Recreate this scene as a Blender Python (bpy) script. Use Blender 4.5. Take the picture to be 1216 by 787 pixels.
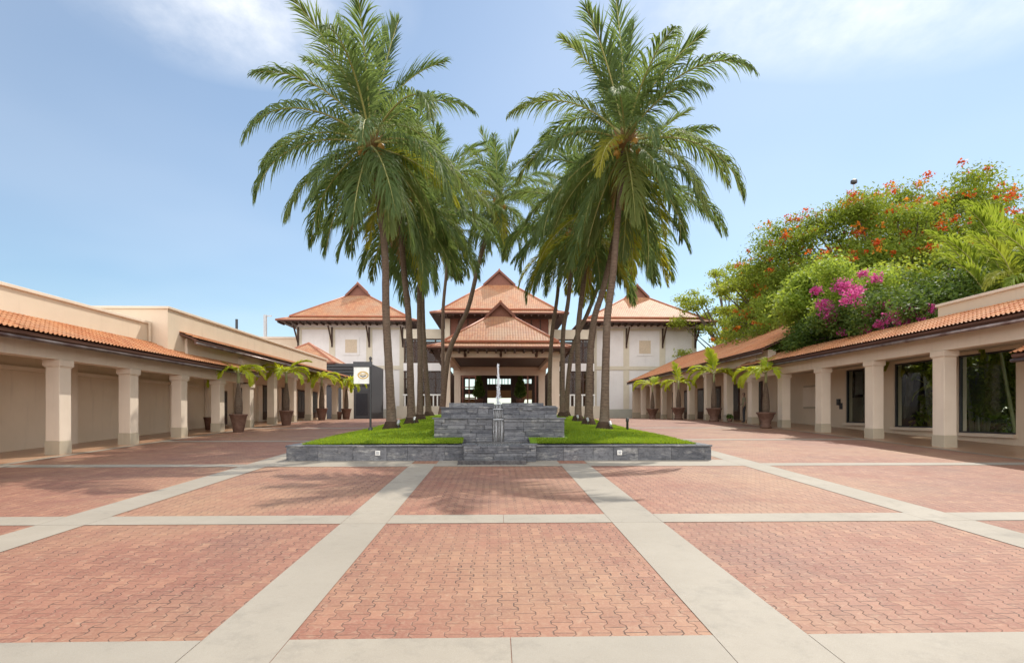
import bpy, bmesh, math, random
import numpy as np
from mathutils import Vector, Matrix, Euler
R = math.radians
random.seed(7)
for o in list(bpy.data.objects): bpy.data.objects.remove(o)
S = bpy.context.scene
COL = S.collection

# ------------------------------------------------------------------ camera
cd = bpy.data.cameras.new("camera"); cam = bpy.data.objects.new("camera", cd); COL.objects.link(cam)
YAW = R(1.6)
cam.location = (0, 0, 1.7); cam.rotation_euler = (R(90), 0, -YAW)
cd.sensor_width = 36; cd.lens = 680/1216*36; cd.shift_y = (493-393.5)/1216
cd.clip_start = .1; cd.clip_end = 3000
S.camera = cam
S.render.resolution_x = 1024; S.render.resolution_y = 662
# ------------------------------------------------------------------ light
SUN_EL, SUN_AZ = R(53), R(37)            # azimuth measured from +Y (away from the camera) towards +X
to_sun = Vector((math.sin(SUN_AZ)*math.cos(SUN_EL), math.cos(SUN_AZ)*math.cos(SUN_EL), math.sin(SUN_EL)))
sd = bpy.data.lights.new("sun", 'SUN'); sun = bpy.data.objects.new("sun", sd); COL.objects.link(sun)
sd.energy = 3.1; sd.angle = R(.53); sd.color = (1, .94, .84)
sun.rotation_euler = to_sun.to_track_quat('Z', 'Y').to_euler(); sun.location = (30, 60, 80)
S.view_settings.view_transform = 'Standard'; S.view_settings.look = 'None'
S.view_settings.exposure = 0.46; S.view_settings.gamma = 1

# ------------------------------------------------------------------ node helper
class NT:
    def __init__(s, tree): s.t = tree; s.n = tree.nodes; s.l = tree.links
    def new(s, typ, **kw):
        nd = s.n.new(typ)
        for k, v in kw.items(): setattr(nd, k, v)
        return nd
    def put(s, sock, v):
        if v is None: return
        if isinstance(v, bpy.types.NodeSocket): s.l.new(v, sock)
        else: sock.default_value = v
    def m(s, op, a, b=None, c=None, clamp=False):
        nd = s.new('ShaderNodeMath', operation=op, use_clamp=clamp)
        s.put(nd.inputs[0], a); s.put(nd.inputs[1], b); s.put(nd.inputs[2], c)
        return nd.outputs[0]
    def mix(s, f, a, b, blend='MIX'):
        nd = s.new('ShaderNodeMix', data_type='RGBA', blend_type=blend)
        s.put(nd.inputs[0], f)
        for i, v in ((6, a), (7, b)):
            if isinstance(v, tuple) and len(v) == 3: v = (*v, 1)
            s.put(nd.inputs[i], v)
        return nd.outputs[2]
    def noise(s, vec, scale, detail=4, rough=.6):
        nd = s.new('ShaderNodeTexNoise'); s.put(nd.inputs['Vector'], vec)
        nd.inputs['Scale'].default_value = scale; nd.inputs['Detail'].default_value = detail
        nd.inputs['Roughness'].default_value = rough
        return nd.outputs['Fac']
    def ramp(s, f, lo, hi):
        nd = s.new('ShaderNodeMapRange', clamp=True); s.put(nd.inputs[0], f)
        nd.inputs[1].default_value = lo; nd.inputs[2].default_value = hi
        return nd.outputs[0]
    def mapv(s, vec, sc):
        nd = s.new('ShaderNodeMapping'); s.put(nd.inputs['Vector'], vec); nd.inputs['Scale'].default_value = sc
        return nd.outputs[0]
    def obj(s): return s.new('ShaderNodeTexCoord').outputs['Object']
    def pos(s): return s.new('ShaderNodeNewGeometry').outputs['Position']
    def island(s): return s.new('ShaderNodeNewGeometry').outputs['Random Per Island']
    def objrand(s): return s.new('ShaderNodeObjectInfo').outputs['Random']

# ------------------------------------------------------------------ sky
wd = bpy.data.worlds.new("World"); S.world = wd; wd.use_nodes = True
w = NT(wd.node_tree); w.n.clear()
sky = w.new('ShaderNodeTexSky', sky_type='NISHITA', sun_disc=False, sun_elevation=SUN_EL, sun_rotation=SUN_AZ)
sky.altitude = 0; sky.air_density = 1.0; sky.dust_density = .5; sky.ozone_density = 1.3
gen = w.new('ShaderNodeTexCoord').outputs['Generated']
sx = w.new('ShaderNodeSeparateXYZ'); w.l.new(gen, sx.inputs[0])
zz = w.m('ADD', w.m('MAXIMUM', sx.outputs[2], 0.0), .12)
px = w.m('DIVIDE', sx.outputs[0], zz); py = w.m('DIVIDE', sx.outputs[1], zz)
cv = w.new('ShaderNodeCombineXYZ'); w.put(cv.inputs[0], px); w.put(cv.inputs[1], py)
n1 = w.noise(w.mapv(cv.outputs[0], (1.3, 1.0, 1)), 1.7, 9, .62)
n2 = w.noise(cv.outputs[0], .55, 3, .5)
def blob(cx, cy, rx, ry):
    dx = w.m('DIVIDE', w.m('SUBTRACT', px, cx), rx); dy = w.m('DIVIDE', w.m('SUBTRACT', py, cy), ry)
    d = w.m('SQRT', w.m('ADD', w.m('MULTIPLY', dx, dx), w.m('MULTIPLY', dy, dy)))
    return w.ramp(d, 1.0, 0.1)
bank = w.m('MAXIMUM', blob(-.50, 1.13, .36, .30), blob(.66, 1.06, .60, .30))
back = w.ramp(py, .25, -.9)                 # broad cloud bank added behind the camera, out of view, to brighten shaded fronts
cl = w.m('ADD', w.m('MULTIPLY', w.ramp(n1, .40, .70), bank), w.m('MULTIPLY', bank, .12))
veil = w.m('ADD', w.m('MULTIPLY', w.ramp(n2, .35, .75), .20), .07)
fac = w.m('MINIMUM', w.m('ADD', w.m('MULTIPLY', cl, .95), veil), .92)
tint = w.mix(1.0, sky.outputs[0], (.89, 1.0, 1.0), 'MULTIPLY')
front = w.mix(fac, tint, (8.4, 8.5, 8.7))
skyc = w.mix(w.m('MULTIPLY', back, w.m('ADD', w.m('MULTIPLY', w.ramp(n1, .3, .6), .4), .6)), front, (17, 16.6, 16.2))   # added rear bank, made far brighter than the visible cloud as fill light
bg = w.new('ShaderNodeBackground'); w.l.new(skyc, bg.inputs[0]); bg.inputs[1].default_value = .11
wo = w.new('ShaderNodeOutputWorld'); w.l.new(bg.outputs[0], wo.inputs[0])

# ------------------------------------------------------------------ materials
MATS = {}
def mat(name, fn):
    m = bpy.data.materials.new(name); m.use_nodes = True
    t = NT(m.node_tree); t.n.clear()
    out = t.new('ShaderNodeOutputMaterial')
    fn(t, out); MATS[name] = m
    return m
def pbr(t, out, col, rough=.7, spec=.5, bump=None, bs=.3, bd=.02, metal=0, trans=0):
    p = t.new('ShaderNodeBsdfPrincipled')
    if isinstance(col, tuple) and len(col) == 3: col = (*col, 1)
    t.put(p.inputs['Base Color'], col); t.put(p.inputs['Roughness'], rough)
    p.inputs['Specular IOR Level'].default_value = spec; p.inputs['Metallic'].default_value = metal
    p.inputs['Transmission Weight'].default_value = trans
    if bump is not None:
        b = t.new('ShaderNodeBump'); b.inputs['Strength'].default_value = bs; b.inputs['Distance'].default_value = bd
        t.put(b.inputs['Height'], bump); t.l.new(b.outputs[0], p.inputs['Normal'])
    t.l.new(p.outputs[0], out.inputs[0])
    return p
def stucco(name, c1, c2, rough=.85, scale=1.2):
    def f(t, o):
        v = t.pos()
        a = t.noise(v, scale, 6, .65); b = t.noise(t.mapv(v, (1.5, 1.5, .18)), 3, 5, .6); g = t.noise(v, 60, 3, .6)
        c = t.mix(t.ramp(a, .3, .7), c1, c2)
        c = t.mix(t.m('MULTIPLY', t.ramp(b, .56, .78), .30), c, tuple(x*.66 for x in c1))
        pbr(t, o, c, rough, .3, t.m('ADD', g, a), .25, .006)
    return mat(name, f)
stucco('stucco', (.70, .59, .475), (.76, .65, .53))
stucco('stucco_wall', (.66, .545, .415), (.71, .59, .455))
stucco('plinth', (.44, .375, .28), (.50, .43, .325))
stucco('white_wall', (.74, .715, .70), (.80, .78, .765))
stucco('cream_trim', (.62, .565, .45), (.68, .62, .50))
stucco('base_green', (.40, .40, .345), (.46, .455, .39))
stucco('ceiling', (.55, .48, .38), (.6, .52, .42))
def concrete(t, o):
    v = t.pos()
    a = t.noise(v, .7, 6, .65); b = t.noise(v, 7, 6, .7); g = t.noise(v, 150, 2, .5)
    c = t.mix(t.ramp(a, .3, .72), (.285, .245, .19), (.365, .32, .255))
    c = t.mix(t.m('MULTIPLY', t.ramp(b, .5, .75), .35), c, (.30, .265, .215))
    c = t.mix(t.m('MULTIPLY', t.ramp(g, .4, .7), .18), c, (.55, .51, .45))
    c = t.mix(t.m('MULTIPLY', t.island(), .3), c, (.27, .25, .215))
    c = t.mix(t.m('MULTIPLY', t.ramp(t.noise(v, 1.6, 8, .75), .54, .74), .5), c, (.16, .145, .12))
    pbr(t, o, c, t.m('ADD', t.m('MULTIPLY', b, .25), .5), .4, t.m('ADD', g, t.m('MULTIPLY', b, 2)), .2, .004)
mat('concrete', concrete)
def brick(t, o):
    v = t.pos(); sp = t.new('ShaderNodeSeparateXYZ'); t.l.new(v, sp.inputs[0])
    pit, L, A = .128, .186, .13
    # hand-laid: joints wander a little
    wob = t.m('MULTIPLY', t.m('SUBTRACT', t.noise(v, 1.1, 2, .5), .5), .05)
    X = t.m('ADD', t.m('ADD', sp.outputs[0], 200.03), wob); Y = t.m('ADD', t.m('ADD', sp.outputs[1], 200), t.m('MULTIPLY', wob, .8))
    u = t.m('DIVIDE', X, pit); vv = t.m('DIVIDE', Y, L)
    b = t.m('ROUND', u)
    s = t.m('SUBTRACT', t.m('MULTIPLY', 2, t.m('MODULO', b, 2)), 1)
    g = t.m('MULTIPLY', t.m('COSINE', t.m('MULTIPLY', vv, 2*math.pi)), 1.7)
    g = t.m('MINIMUM', t.m('MAXIMUM', g, -1), 1)
    e = t.m('SUBTRACT', t.m('SUBTRACT', u, b), t.m('MULTIPLY', t.m('MULTIPLY', s, A), g))
    col = t.m('SUBTRACT', b, t.m('LESS_THAN', e, 0))
    v2 = t.m('ADD', vv, t.m('MULTIPLY', t.m('MODULO', col, 2), .5))
    fv = t.m('ABSOLUTE', t.m('SUBTRACT', v2, t.m('ROUND', v2)))
    dx = t.m('MULTIPLY', t.m('ABSOLUTE', e), pit); dy = t.m('MULTIPLY', fv, L)
    d = t.m('MINIMUM', dx, dy)
    wn = t.new('ShaderNodeTexWhiteNoise', noise_dimensions='2D')
    cb = t.new('ShaderNodeCombineXYZ'); t.put(cb.inputs[0], col); t.put(cb.inputs[1], t.m('FLOOR', v2)); t.l.new(cb.outputs[0], wn.inputs['Vector'])
    jw = t.m('ADD', .001, t.m('MULTIPLY', t.ramp(t.noise(v, 5, 4, .65), .42, .7), .0055))
    joint = t.ramp(t.m('SUBTRACT', d, jw), .0025, 0)
    big = t.noise(v, .28, 5, .62); mid = t.noise(v, 1.5, 5, .65); fine = t.noise(v, 45, 4, .6)
    c = t.mix(wn.outputs['Value'], (.25, .106, .069), (.32, .15, .096))
    c = t.mix(t.m('MULTIPLY', t.ramp(wn.outputs['Value'], .85, 1), .3), c, (.40, .215, .125))
    c = t.mix(t.m('MULTIPLY', t.ramp(big, .44, .64), .65), c, (.395, .245, .14))
    c = t.mix(t.m('MULTIPLY', t.ramp(t.noise(v, .55, 5, .65), .50, .68), .6), c, (.17, .068, .055))
    c = t.mix(t.m('MULTIPLY', t.ramp(t.noise(v, 14, 3, .7), .56, .7), .4), c, (.43, .31, .21))
    c = t.mix(t.m('MULTIPLY', t.ramp(mid, .52, .74), .38), c, (.25, .085, .065))
    c = t.mix(t.m('MULTIPLY', t.ramp(fine, .45, .75), .3), c, (.50, .32, .22))
    c = t.mix(t.m('MULTIPLY', joint, .92), c, t.mix(t.ramp(mid, .35, .6), (.035, .02, .015), (.16, .09, .06)))
    h = t.m('SUBTRACT', t.m('ADD', t.m('MULTIPLY', t.ramp(d, 0, .008), 1.0), t.m('MULTIPLY', wn.outputs['Value'], .35)), t.m('MULTIPLY', fine, .15))
    pbr(t, o, c, t.m('ADD', .48, t.m('MULTIPLY', mid, .3)), .4, h, .5, .006)
mat('brick', brick)
def floor_tile(t, o):
    v = t.pos()
    br = t.new('ShaderNodeTexBrick'); t.l.new(t.mapv(v, (1, 1, 1)), br.inputs['Vector'])
    br.offset = 0; br.inputs['Scale'].default_value = 1; br.inputs['Brick Width'].default_value = .4; br.inputs['Row Height'].default_value = .4
    br.inputs['Mortar Size'].default_value = .006
    br.inputs['Color1'].default_value = (.40, .20, .11, 1); br.inputs['Color2'].default_value = (.47, .27, .16, 1); br.inputs['Mortar'].default_value = (.25, .18, .13, 1)
    c = t.mix(t.m('MULTIPLY', t.ramp(t.noise(v, 1.3, 4), .4, .7), .5), br.outputs['Color'], (.5, .36, .25))
    pbr(t, o, c, .28, .5)
mat('floor_tile', floor_tile)
def tile(name, axis, far):
    def f(t, o):
        v = t.pos(); sp = t.new('ShaderNodeSeparateXYZ'); t.l.new(v, sp.inputs[0])
        a = t.noise(v, .6, 5, .65); b = t.noise(v, 5, 4, .6)
        if far:
            nn = t.new('ShaderNodeSeparateXYZ'); t.l.new(t.new('ShaderNodeNewGeometry').outputs['True Normal'], nn.inputs[0])
            k = t.m('GREATER_THAN', t.m('ABSOLUTE', nn.outputs[0]), t.m('ABSOLUTE', nn.outputs[1]))
            al = t.m('ADD', t.m('MULTIPLY', sp.outputs[0], t.m('SUBTRACT', 1, k)), t.m('MULTIPLY', sp.outputs[1], k))
        else: al = sp.outputs[axis]
        u = t.m('MULTIPLY', al, 1/(.2 if far else .15)); cz = t.m('MULTIPLY', sp.outputs[2], 1/.15)
        wn = t.new('ShaderNodeTexWhiteNoise', noise_dimensions='2D'); cb = t.new('ShaderNodeCombineXYZ')
        t.put(cb.inputs[0], t.m('FLOOR', u)); t.put(cb.inputs[1], t.m('FLOOR', cz)); t.l.new(cb.outputs[0], wn.inputs['Vector'])
        c = t.mix(wn.outputs['Value'], (.40, .155, .07) if far else (.46, .17, .07), (.51, .25, .12) if far else (.60, .29, .13))
        c = t.mix(t.m('MULTIPLY', t.ramp(a, .4, .66), .75 if far else .5), c, (.43, .285, .18) if far else (.55, .33, .19))
        c = t.mix(t.m('MULTIPLY', t.ramp(t.noise(v, 1.7, 6, .7), .5, .75), .5), c, (.30, .17, .11))
        c = t.mix(t.m('MULTIPLY', t.ramp(b, .55, .8), .45), c, (.23, .105, .065))
        h = None
        if far:
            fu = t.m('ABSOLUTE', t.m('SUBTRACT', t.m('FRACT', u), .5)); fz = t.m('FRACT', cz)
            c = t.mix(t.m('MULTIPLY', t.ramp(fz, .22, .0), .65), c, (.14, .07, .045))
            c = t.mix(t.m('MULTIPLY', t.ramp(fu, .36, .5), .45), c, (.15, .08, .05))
            h = t.m('ADD', t.m('MULTIPLY', fu, -1.4), t.m('MULTIPLY', fz, -.5))
        else: h = b
        pbr(t, o, c, .6, .4, h, .6 if far else .15, .025 if far else .01)
    return mat(name, f)
tile('roof_tile', 1, False); tile('roof_tile_front', 0, True)
mat('ridge_tile', lambda t, o: pbr(t, o, t.mix(t.ramp(t.noise(t.pos(), 4, 5), .3, .7), (.33, .105, .055), (.46, .19, .10)), .5))
mat('red_skirt', lambda t, o: pbr(t, o, t.mix(t.ramp(t.noise(t.pos(), 3, 5), .3, .7), (.36, .10, .05), (.45, .165, .085)), .5))
def wood(name, c1, c2, r=.6):
    def f(t, o):
        v = t.pos(); a = t.noise(t.mapv(v, (6, .6, 6)), 2.5, 5, .6)
        pbr(t, o, t.mix(t.ramp(a, .3, .7), c1, c2), r, .4, a, .2, .01)
    return mat(name, f)
wood('brown_fascia', (.085, .038, .026), (.13, .06, .04))
wood('dark_wood', (.045, .024, .017), (.085, .045, .03))
wood('red_wood', (.16, .06, .04), (.24, .10, .065))
wood('ochre_wood', (.36, .19, .08), (.44, .25, .11))
mat('gutter', lambda t, o: pbr(t, o, t.mix(t.ramp(t.noise(t.pos(), 2.2, 4), .35, .65), (.09, .05, .045), (.26, .22, .21)), .3, .5, metal=.5))
def slate(t, o):
    v = t.pos(); r = t.island()
    a = t.noise(t.mapv(v, (1, 1, 4.5)), 2.6, 8, .7); b = t.noise(v, 9, 6, .7)
    of = t.new('ShaderNodeVectorMath', operation='ADD'); t.put(of.inputs[0], t.mapv(v, (1, 1, 3)))
    cb = t.new('ShaderNodeCombineXYZ'); t.put(cb.inputs[0], t.m('MULTIPLY', r, 40)); t.l.new(cb.outputs[0], of.inputs[1])
    vein = t.noise(of.outputs[0], 1.8, 9, .68)
    c = t.mix(r, (.05, .055, .07), (.15, .155, .17))
    c = t.mix(t.m('MULTIPLY', t.ramp(a, .45, .75), .6), c, (.25, .25, .255))
    c = t.mix(t.m('MULTIPLY', t.ramp(vein, .55, .68), .65), c, (.45, .44, .41))
    c = t.mix(t.m('MULTIPLY', t.ramp(b, .48, .7), .75), c, (.028, .03, .036))
    c = t.mix(t.m('MULTIPLY', t.ramp(t.noise(t.mapv(v, (1.5, 1.5, 8)), 6, 6, .75), .55, .72), .5), c, (.33, .33, .335))
    pbr(t, o, c, t.m('ADD', .3, t.m('MULTIPLY', b, .3)), .5, t.m('ADD', a, b), .7, .02)
mat('slate', slate)
mat('slate_wet', lambda t, o: pbr(t, o, t.mix(t.ramp(t.noise(t.mapv(t.pos(), (2, 2, 1)), 5, 7, .7), .35, .7), (.03, .03, .034), (.12, .115, .115)), .12, .6, t.noise(t.pos(), 9, 6), .5, .01))
def water(t, o):
    n = t.noise(t.mapv(t.pos(), (1, 1, .3)), 14, 4)
    pbr(t, o, (.30, .34, .36), .06, .6, n, .5, .02, trans=.55)
mat('water', water)
def spray(t, o):
    d = t.new('ShaderNodeBsdfPrincipled'); d.inputs['Base Color'].default_value = (.92, .94, .96, 1); d.inputs['Roughness'].default_value = .25
    tr = t.new('ShaderNodeBsdfTranslucent'); tr.inputs[0].default_value = (.95, .97, 1, 1)
    mx = t.new('ShaderNodeMixShader'); mx.inputs[0].default_value = .5
    t.l.new(d.outputs[0], mx.inputs[1]); t.l.new(tr.outputs[0], mx.inputs[2]); t.l.new(mx.outputs[0], o.inputs[0])
mat('spray', spray)
def glass(name, c, f0=.25, mixv=.5):
    def f(t, o):
        g = t.new('ShaderNodeBsdfGlossy'); g.inputs[0].default_value = (.85, .88, .9, 1); g.inputs['Roughness'].default_value = .02
        tr = t.new('ShaderNodeBsdfTransparent'); tr.inputs[0].default_value = (*c, 1)
        fr = t.new('ShaderNodeFresnel'); fr.inputs[0].default_value = 1.5
        mx = t.new('ShaderNodeMixShader'); t.l.new(t.m('MINIMUM', t.m('MULTIPLY', fr.outputs[0], t.m('SUBTRACT', .7, t.m('MULTIPLY', t.new('ShaderNodeNewGeometry').outputs['Backfacing'], .7))), .9), mx.inputs[0])
        t.l.new(tr.outputs[0], mx.inputs[1]); t.l.new(g.outputs[0], mx.inputs[2]); t.l.new(mx.outputs[0], o.inputs[0])
    return mat(name, f)
glass('glass', (.84, .88, .85)); glass('clear_glass', (.75, .75, .72))
def leaf(name, c1, c2, c3=None, tr=.45, rough=.45, vary=.5):
    def f(t, o):
        r = t.island(); q = t.objrand()
        c = t.mix(r, c1, c2)
        if c3: c = t.mix(t.m('MULTIPLY', t.ramp(q, .55, 1), vary), c, c3)
        c = t.mix(t.m('MULTIPLY', t.ramp(t.noise(t.pos(), .9, 3), .4, .7), .35), c, c2)
        p = t.new('ShaderNodeBsdfPrincipled'); t.put(p.inputs['Base Color'], c); p.inputs['Roughness'].default_value = max(rough, .55); p.inputs['Specular IOR Level'].default_value = .25
        tl = t.new('ShaderNodeBsdfTranslucent'); t.put(tl.inputs[0], t.mix(.5, c, (min(1, c2[0]*2.2), min(1, c2[1]*2.0), c2[2])))
        mx = t.new('ShaderNodeMixShader'); mx.inputs[0].default_value = tr
        t.l.new(p.outputs[0], mx.inputs[1]); t.l.new(tl.outputs[0], mx.inputs[2]); t.l.new(mx.outputs[0], o.inputs[0])
    return mat(name, f)
leaf('palm_leaf', (.07, .125, .042), (.145, .205, .078), (.27, .27, .065), rough=.6, tr=.5)
leaf('palm_leaf_yellow', (.16, .21, .03), (.30, .30, .04), (.40, .30, .05), .55)
leaf('bottle_leaf', (.25, .36, .02), (.48, .52, .04), (.42, .36, .04), .5)
leaf('palm_dead', (.20, .12, .05), (.30, .19, .08), None, .3)
leaf('flame_leaf', (.10, .165, .022), (.235, .30, .04), None, .45)
leaf('light_leaf', (.16, .22, .03), (.31, .37, .06), None, .5)
leaf('lime_leaf', (.15, .25, .03), (.30, .38, .07), None, .5)
leaf('bush_leaf', (.045, .095, .02), (.12, .18, .035), None, .4)
leaf('areca_leaf', (.11, .19, .025), (.24, .30, .045), (.40, .33, .05), .5)
leaf('grass_blade', (.12, .215, .014), (.25, .33, .03), None, .5)
leaf('blossom_red', (.50, .05, .012), (.62, .12, .02), None, .4)
leaf('blossom_orange', (.62, .16, .02), (.72, .26, .03), None, .4)
leaf('blossom_pink', (.52, .04, .27), (.68, .13, .42), None, .5)
leaf('rachis', (.32, .33, .10), (.42, .40, .16), None, .1)
def lawn(t, o):
    v = t.pos(); a = t.noise(v, .9, 5); b = t.noise(v, 70, 4, .7)
    c = t.mix(t.ramp(a, .3, .7), (.125, .235, .014), (.21, .325, .022))
    c = t.mix(t.m('MULTIPLY', t.ramp(b, .45, .7), .6), c, (.05, .115, .008))
    pbr(t, o, c, .8, .2, b, .9, .03)
mat('lawn', lawn)
def trunk_m(t, o):
    v = t.pos(); sp = t.new('ShaderNodeSeparateXYZ'); t.l.new(v, sp.inputs[0])
    n = t.noise(v, 7, 5, .65); ring = t.m('SINE', t.m('MULTIPLY', t.m('ADD', sp.outputs[2], t.m('MULTIPLY', n, .14)), 60))
    f = t.m('ADD', t.m('MULTIPLY', t.ramp(ring, -1, 1), .07), t.m('MULTIPLY', t.noise(t.mapv(v, (1, 1, 2.2)), 9, 6, .7), .95))
    c = t.mix(t.ramp(f, .35, .85), (.085, .058, .042), (.23, .165, .12))
    c = t.mix(t.m('MULTIPLY', t.ramp(t.noise(v, 1.4, 4), .5, .7), .5), c, (.17, .14, .105))
    pbr(t, o, c, .85, .2, f, .6, .02)
mat('palm_trunk', trunk_m)
mat('bottle_trunk', lambda t, o: pbr(t, o, t.mix(t.ramp(t.m('SINE', t.m('MULTIPLY', t.new('ShaderNodeSeparateXYZ').outputs[2], 60)), -1, 1), t.mix(t.ramp(t.noise(t.pos(), 6, 5), .3, .7), (.16, .125, .10), (.27, .225, .19)), (.2, .16, .13)), .85, .2, t.noise(t.mapv(t.pos(), (3, 3, 20)), 2, 4), .5, .02))
mat('crownshaft', lambda t, o: pbr(t, o, t.mix(t.ramp(t.noise(t.pos(), 3, 3), .3, .7), (.25, .28, .12), (.36, .36, .2)), .5))
mat('bark', lambda t, o: pbr(t, o, t.mix(t.ramp(t.noise(t.mapv(t.pos(), (6, 6, 1.5)), 2, 6), .3, .7), (.09, .07, .055), (.20, .165, .135)), .9, .2, t.noise(t.mapv(t.pos(), (6, 6, 1)), 3, 5), .5, .03))
mat('coconut', lambda t, o: pbr(t, o, t.mix(t.island(), (.34, .25, .04), (.52, .24, .05)), .5))
mat('terracotta', lambda t, o: pbr(t, o, t.mix(t.ramp(t.noise(t.pos(), 6, 6, .7), .35, .7), (.12, .062, .045), (.21, .125, .09)), .75, .3, t.noise(t.pos(), 25, 4), .2, .01))
mat('soil', lambda t, o: pbr(t, o, t.mix(t.noise(t.pos(), 12, 5), (.03, .02, .013), (.09, .06, .04)), .95, .1, t.noise(t.pos(), 30, 4), .6, .03))
mat('garden_soil', lambda t, o: pbr(t, o, t.mix(t.ramp(t.noise(t.pos(), 1.4, 6), .35, .65), (.03, .055, .012), (.085, .065, .04)), .95, .1, t.noise(t.pos(), 14, 5), .8, .06))
def metal(name, c, r=.45, m=0.): return mat(name, lambda t, o: pbr(t, o, t.mix(t.ramp(t.noise(t.pos(), 9, 4), .3, .7), c, tuple(min(1, x*1.25+.005) for x in c)), r, .5, metal=m))
metal('dark_metal', (.035, .036, .04)); metal('grey_metal', (.42, .43, .44), .4, .3); metal('charcoal', (.055, .057, .065), .5)
metal('sign_white', (.78, .78, .76)); metal('gold', (.50, .33, .08), .35, .4); metal('dark_interior', (.022, .017, .014), .6)
metal('white_paint', (.72, .70, .67)); metal('beige_panel', (.52, .43, .32), .7); metal('navy', (.022, .024, .03), .25)
metal('skin', (.20, .11, .075), .5); metal('hair', (.012, .01, .009), .5); metal('khaki', (.16, .15, .09), .8); metal('trousers', (.02, .02, .025), .8)
metal('lamp_white', (.75, .74, .70), .3)

# ------------------------------------------------------------------ mesh helpers
class MB:
    def __init__(s): s.v = []; s.f = []
    def add(s, vs, fs):
        k = len(s.v); s.v += [tuple(q) for q in vs]; s.f += [tuple(i+k for i in f) for f in fs]; return s
    def box(s, x0, x1, y0, y1, z0, z1):
        return s.add([(x0,y0,z0),(x1,y0,z0),(x1,y1,z0),(x0,y1,z0),(x0,y0,z1),(x1,y0,z1),(x1,y1,z1),(x0,y1,z1)],
                     [(0,3,2,1),(4,5,6,7),(0,1,5,4),(1,2,6,5),(2,3,7,6),(3,0,4,7)])
    def bar(s, a, b, w, h=None):                     # square bar from a to b
        h = h or w; a = Vector(a); b = Vector(b); d = (b-a).normalized()
        u = d.cross(Vector((0,0,1)));  u = u.normalized() if u.length > 1e-4 else Vector((1,0,0))
        n = u.cross(d).normalized(); vs = []
        for p in (a, b):
            for i, j in ((-1,-1),(1,-1),(1,1),(-1,1)): vs.append(p + u*(i*w/2) + n*(j*h/2))
        return s.add(vs, [(0,3,2,1),(4,5,6,7),(0,1,5,4),(1,2,6,5),(2,3,7,6),(3,0,4,7)])
    def tube(s, pts, rad, n=10, cap=True):
        pts = [Vector(p) for p in pts]; vs = []; fs = []
        for i, p in enumerate(pts):
            d = (pts[min(i+1, len(pts)-1)] - pts[max(i-1, 0)]).normalized()
            u = d.cross(Vector((0,1,0))); u = u.normalized() if u.length > 1e-3 else Vector((1,0,0))
            q = d.cross(u).normalized(); r = rad[i] if hasattr(rad, '__len__') else rad
            for k in range(n):
                a = 2*math.pi*k/n; vs.append(p + u*(r*math.cos(a)) + q*(r*math.sin(a)))
        for i in range(len(pts)-1):
            for k in range(n):
                a = i*n+k; b = i*n+(k+1)%n; fs.append((a, b, b+n, a+n))
        if cap: fs.append(tuple(range(n-1, -1, -1))); fs.append(tuple(range((len(pts)-1)*n, len(pts)*n)))
        return s.add(vs, fs)
    def lathe(s, prof, c=(0,0,0), n=24):
        vs = []; fs = []
        for r, z in prof:
            for k in range(n):
                a = 2*math.pi*k/n; vs.append((c[0]+r*math.cos(a), c[1]+r*math.sin(a), c[2]+z))
        for i in range(len(prof)-1):
            for k in range(n):
                a = i*n+k; b = i*n+(k+1)%n; fs.append((a, b, b+n, a+n))
        fs.append(tuple(range(n-1, -1, -1))); fs.append(tuple(range((len(prof)-1)*n, len(prof)*n)))
        return s.add(vs, fs)
    def build(s, name, m, parent=None, smooth=False, bevel=0):
        me = bpy.data.meshes.new(name); me.from_pydata(s.v, [], s.f); me.update()
        return link(name, me, m, parent, smooth, bevel)
def link(name, me, m, parent=None, smooth=False, bevel=0):
    if m: me.materials.append(MATS[m])
    o = bpy.data.objects.new(name, me); COL.objects.link(o)
    if smooth: me.polygons.foreach_set('use_smooth', [True]*len(me.polygons))
    if bevel:
        b = o.modifiers.new('bevel', 'BEVEL'); b.width = bevel; b.segments = 2; b.limit_method = 'ANGLE'
    if parent is not None:
        o.parent = parent; o.matrix_parent_inverse = Matrix.Translation(-Vector(parent.location)) if parent.rotation_euler[:] == (0,0,0) else Matrix.Identity(4)
    return o
def child(o, parent, loc=(0,0,0), rot=(0,0,0), sc=1):      # place a copy in its parent's own frame
    o.parent = parent; o.matrix_parent_inverse = Matrix.Identity(4)
    o.location = loc; o.rotation_euler = rot; o.scale = (sc,)*3; return o
def bx(name, m, parent, *b, bevel=0): return MB().box(*b).build(name, m, parent, bevel=bevel)
def thing(name, label, cat, loc=(0,0,0), group=None):
    o = bpy.data.objects.new(name, None); COL.objects.link(o); o.location = loc; o.empty_display_size = .3
    o['label'] = label; o['category'] = cat
    if group: o['group'] = group
    return o
def tag(o, label, cat, group=None):
    o['label'] = label; o['category'] = cat
    if group: o['group'] = group
    return o
def struct(o): o['kind'] = 'structure'; return o
def quads(name, V, n4, m, parent=None):                   # many separate quads at once
    me = bpy.data.meshes.new(name); k = len(V)//n4
    me.vertices.add(len(V)); me.vertices.foreach_set('co', np.asarray(V, np.float32).ravel())
    me.loops.add(len(V)); me.loops.foreach_set('vertex_index', np.arange(len(V), dtype=np.int32))
    me.polygons.add(k); me.polygons.foreach_set('loop_start', np.arange(0, len(V), n4, dtype=np.int32)); me.polygons.foreach_set('loop_total', np.full(k, n4, np.int32))
    me.update(calc_edges=True)
    return link(name, me, m, parent)

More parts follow.
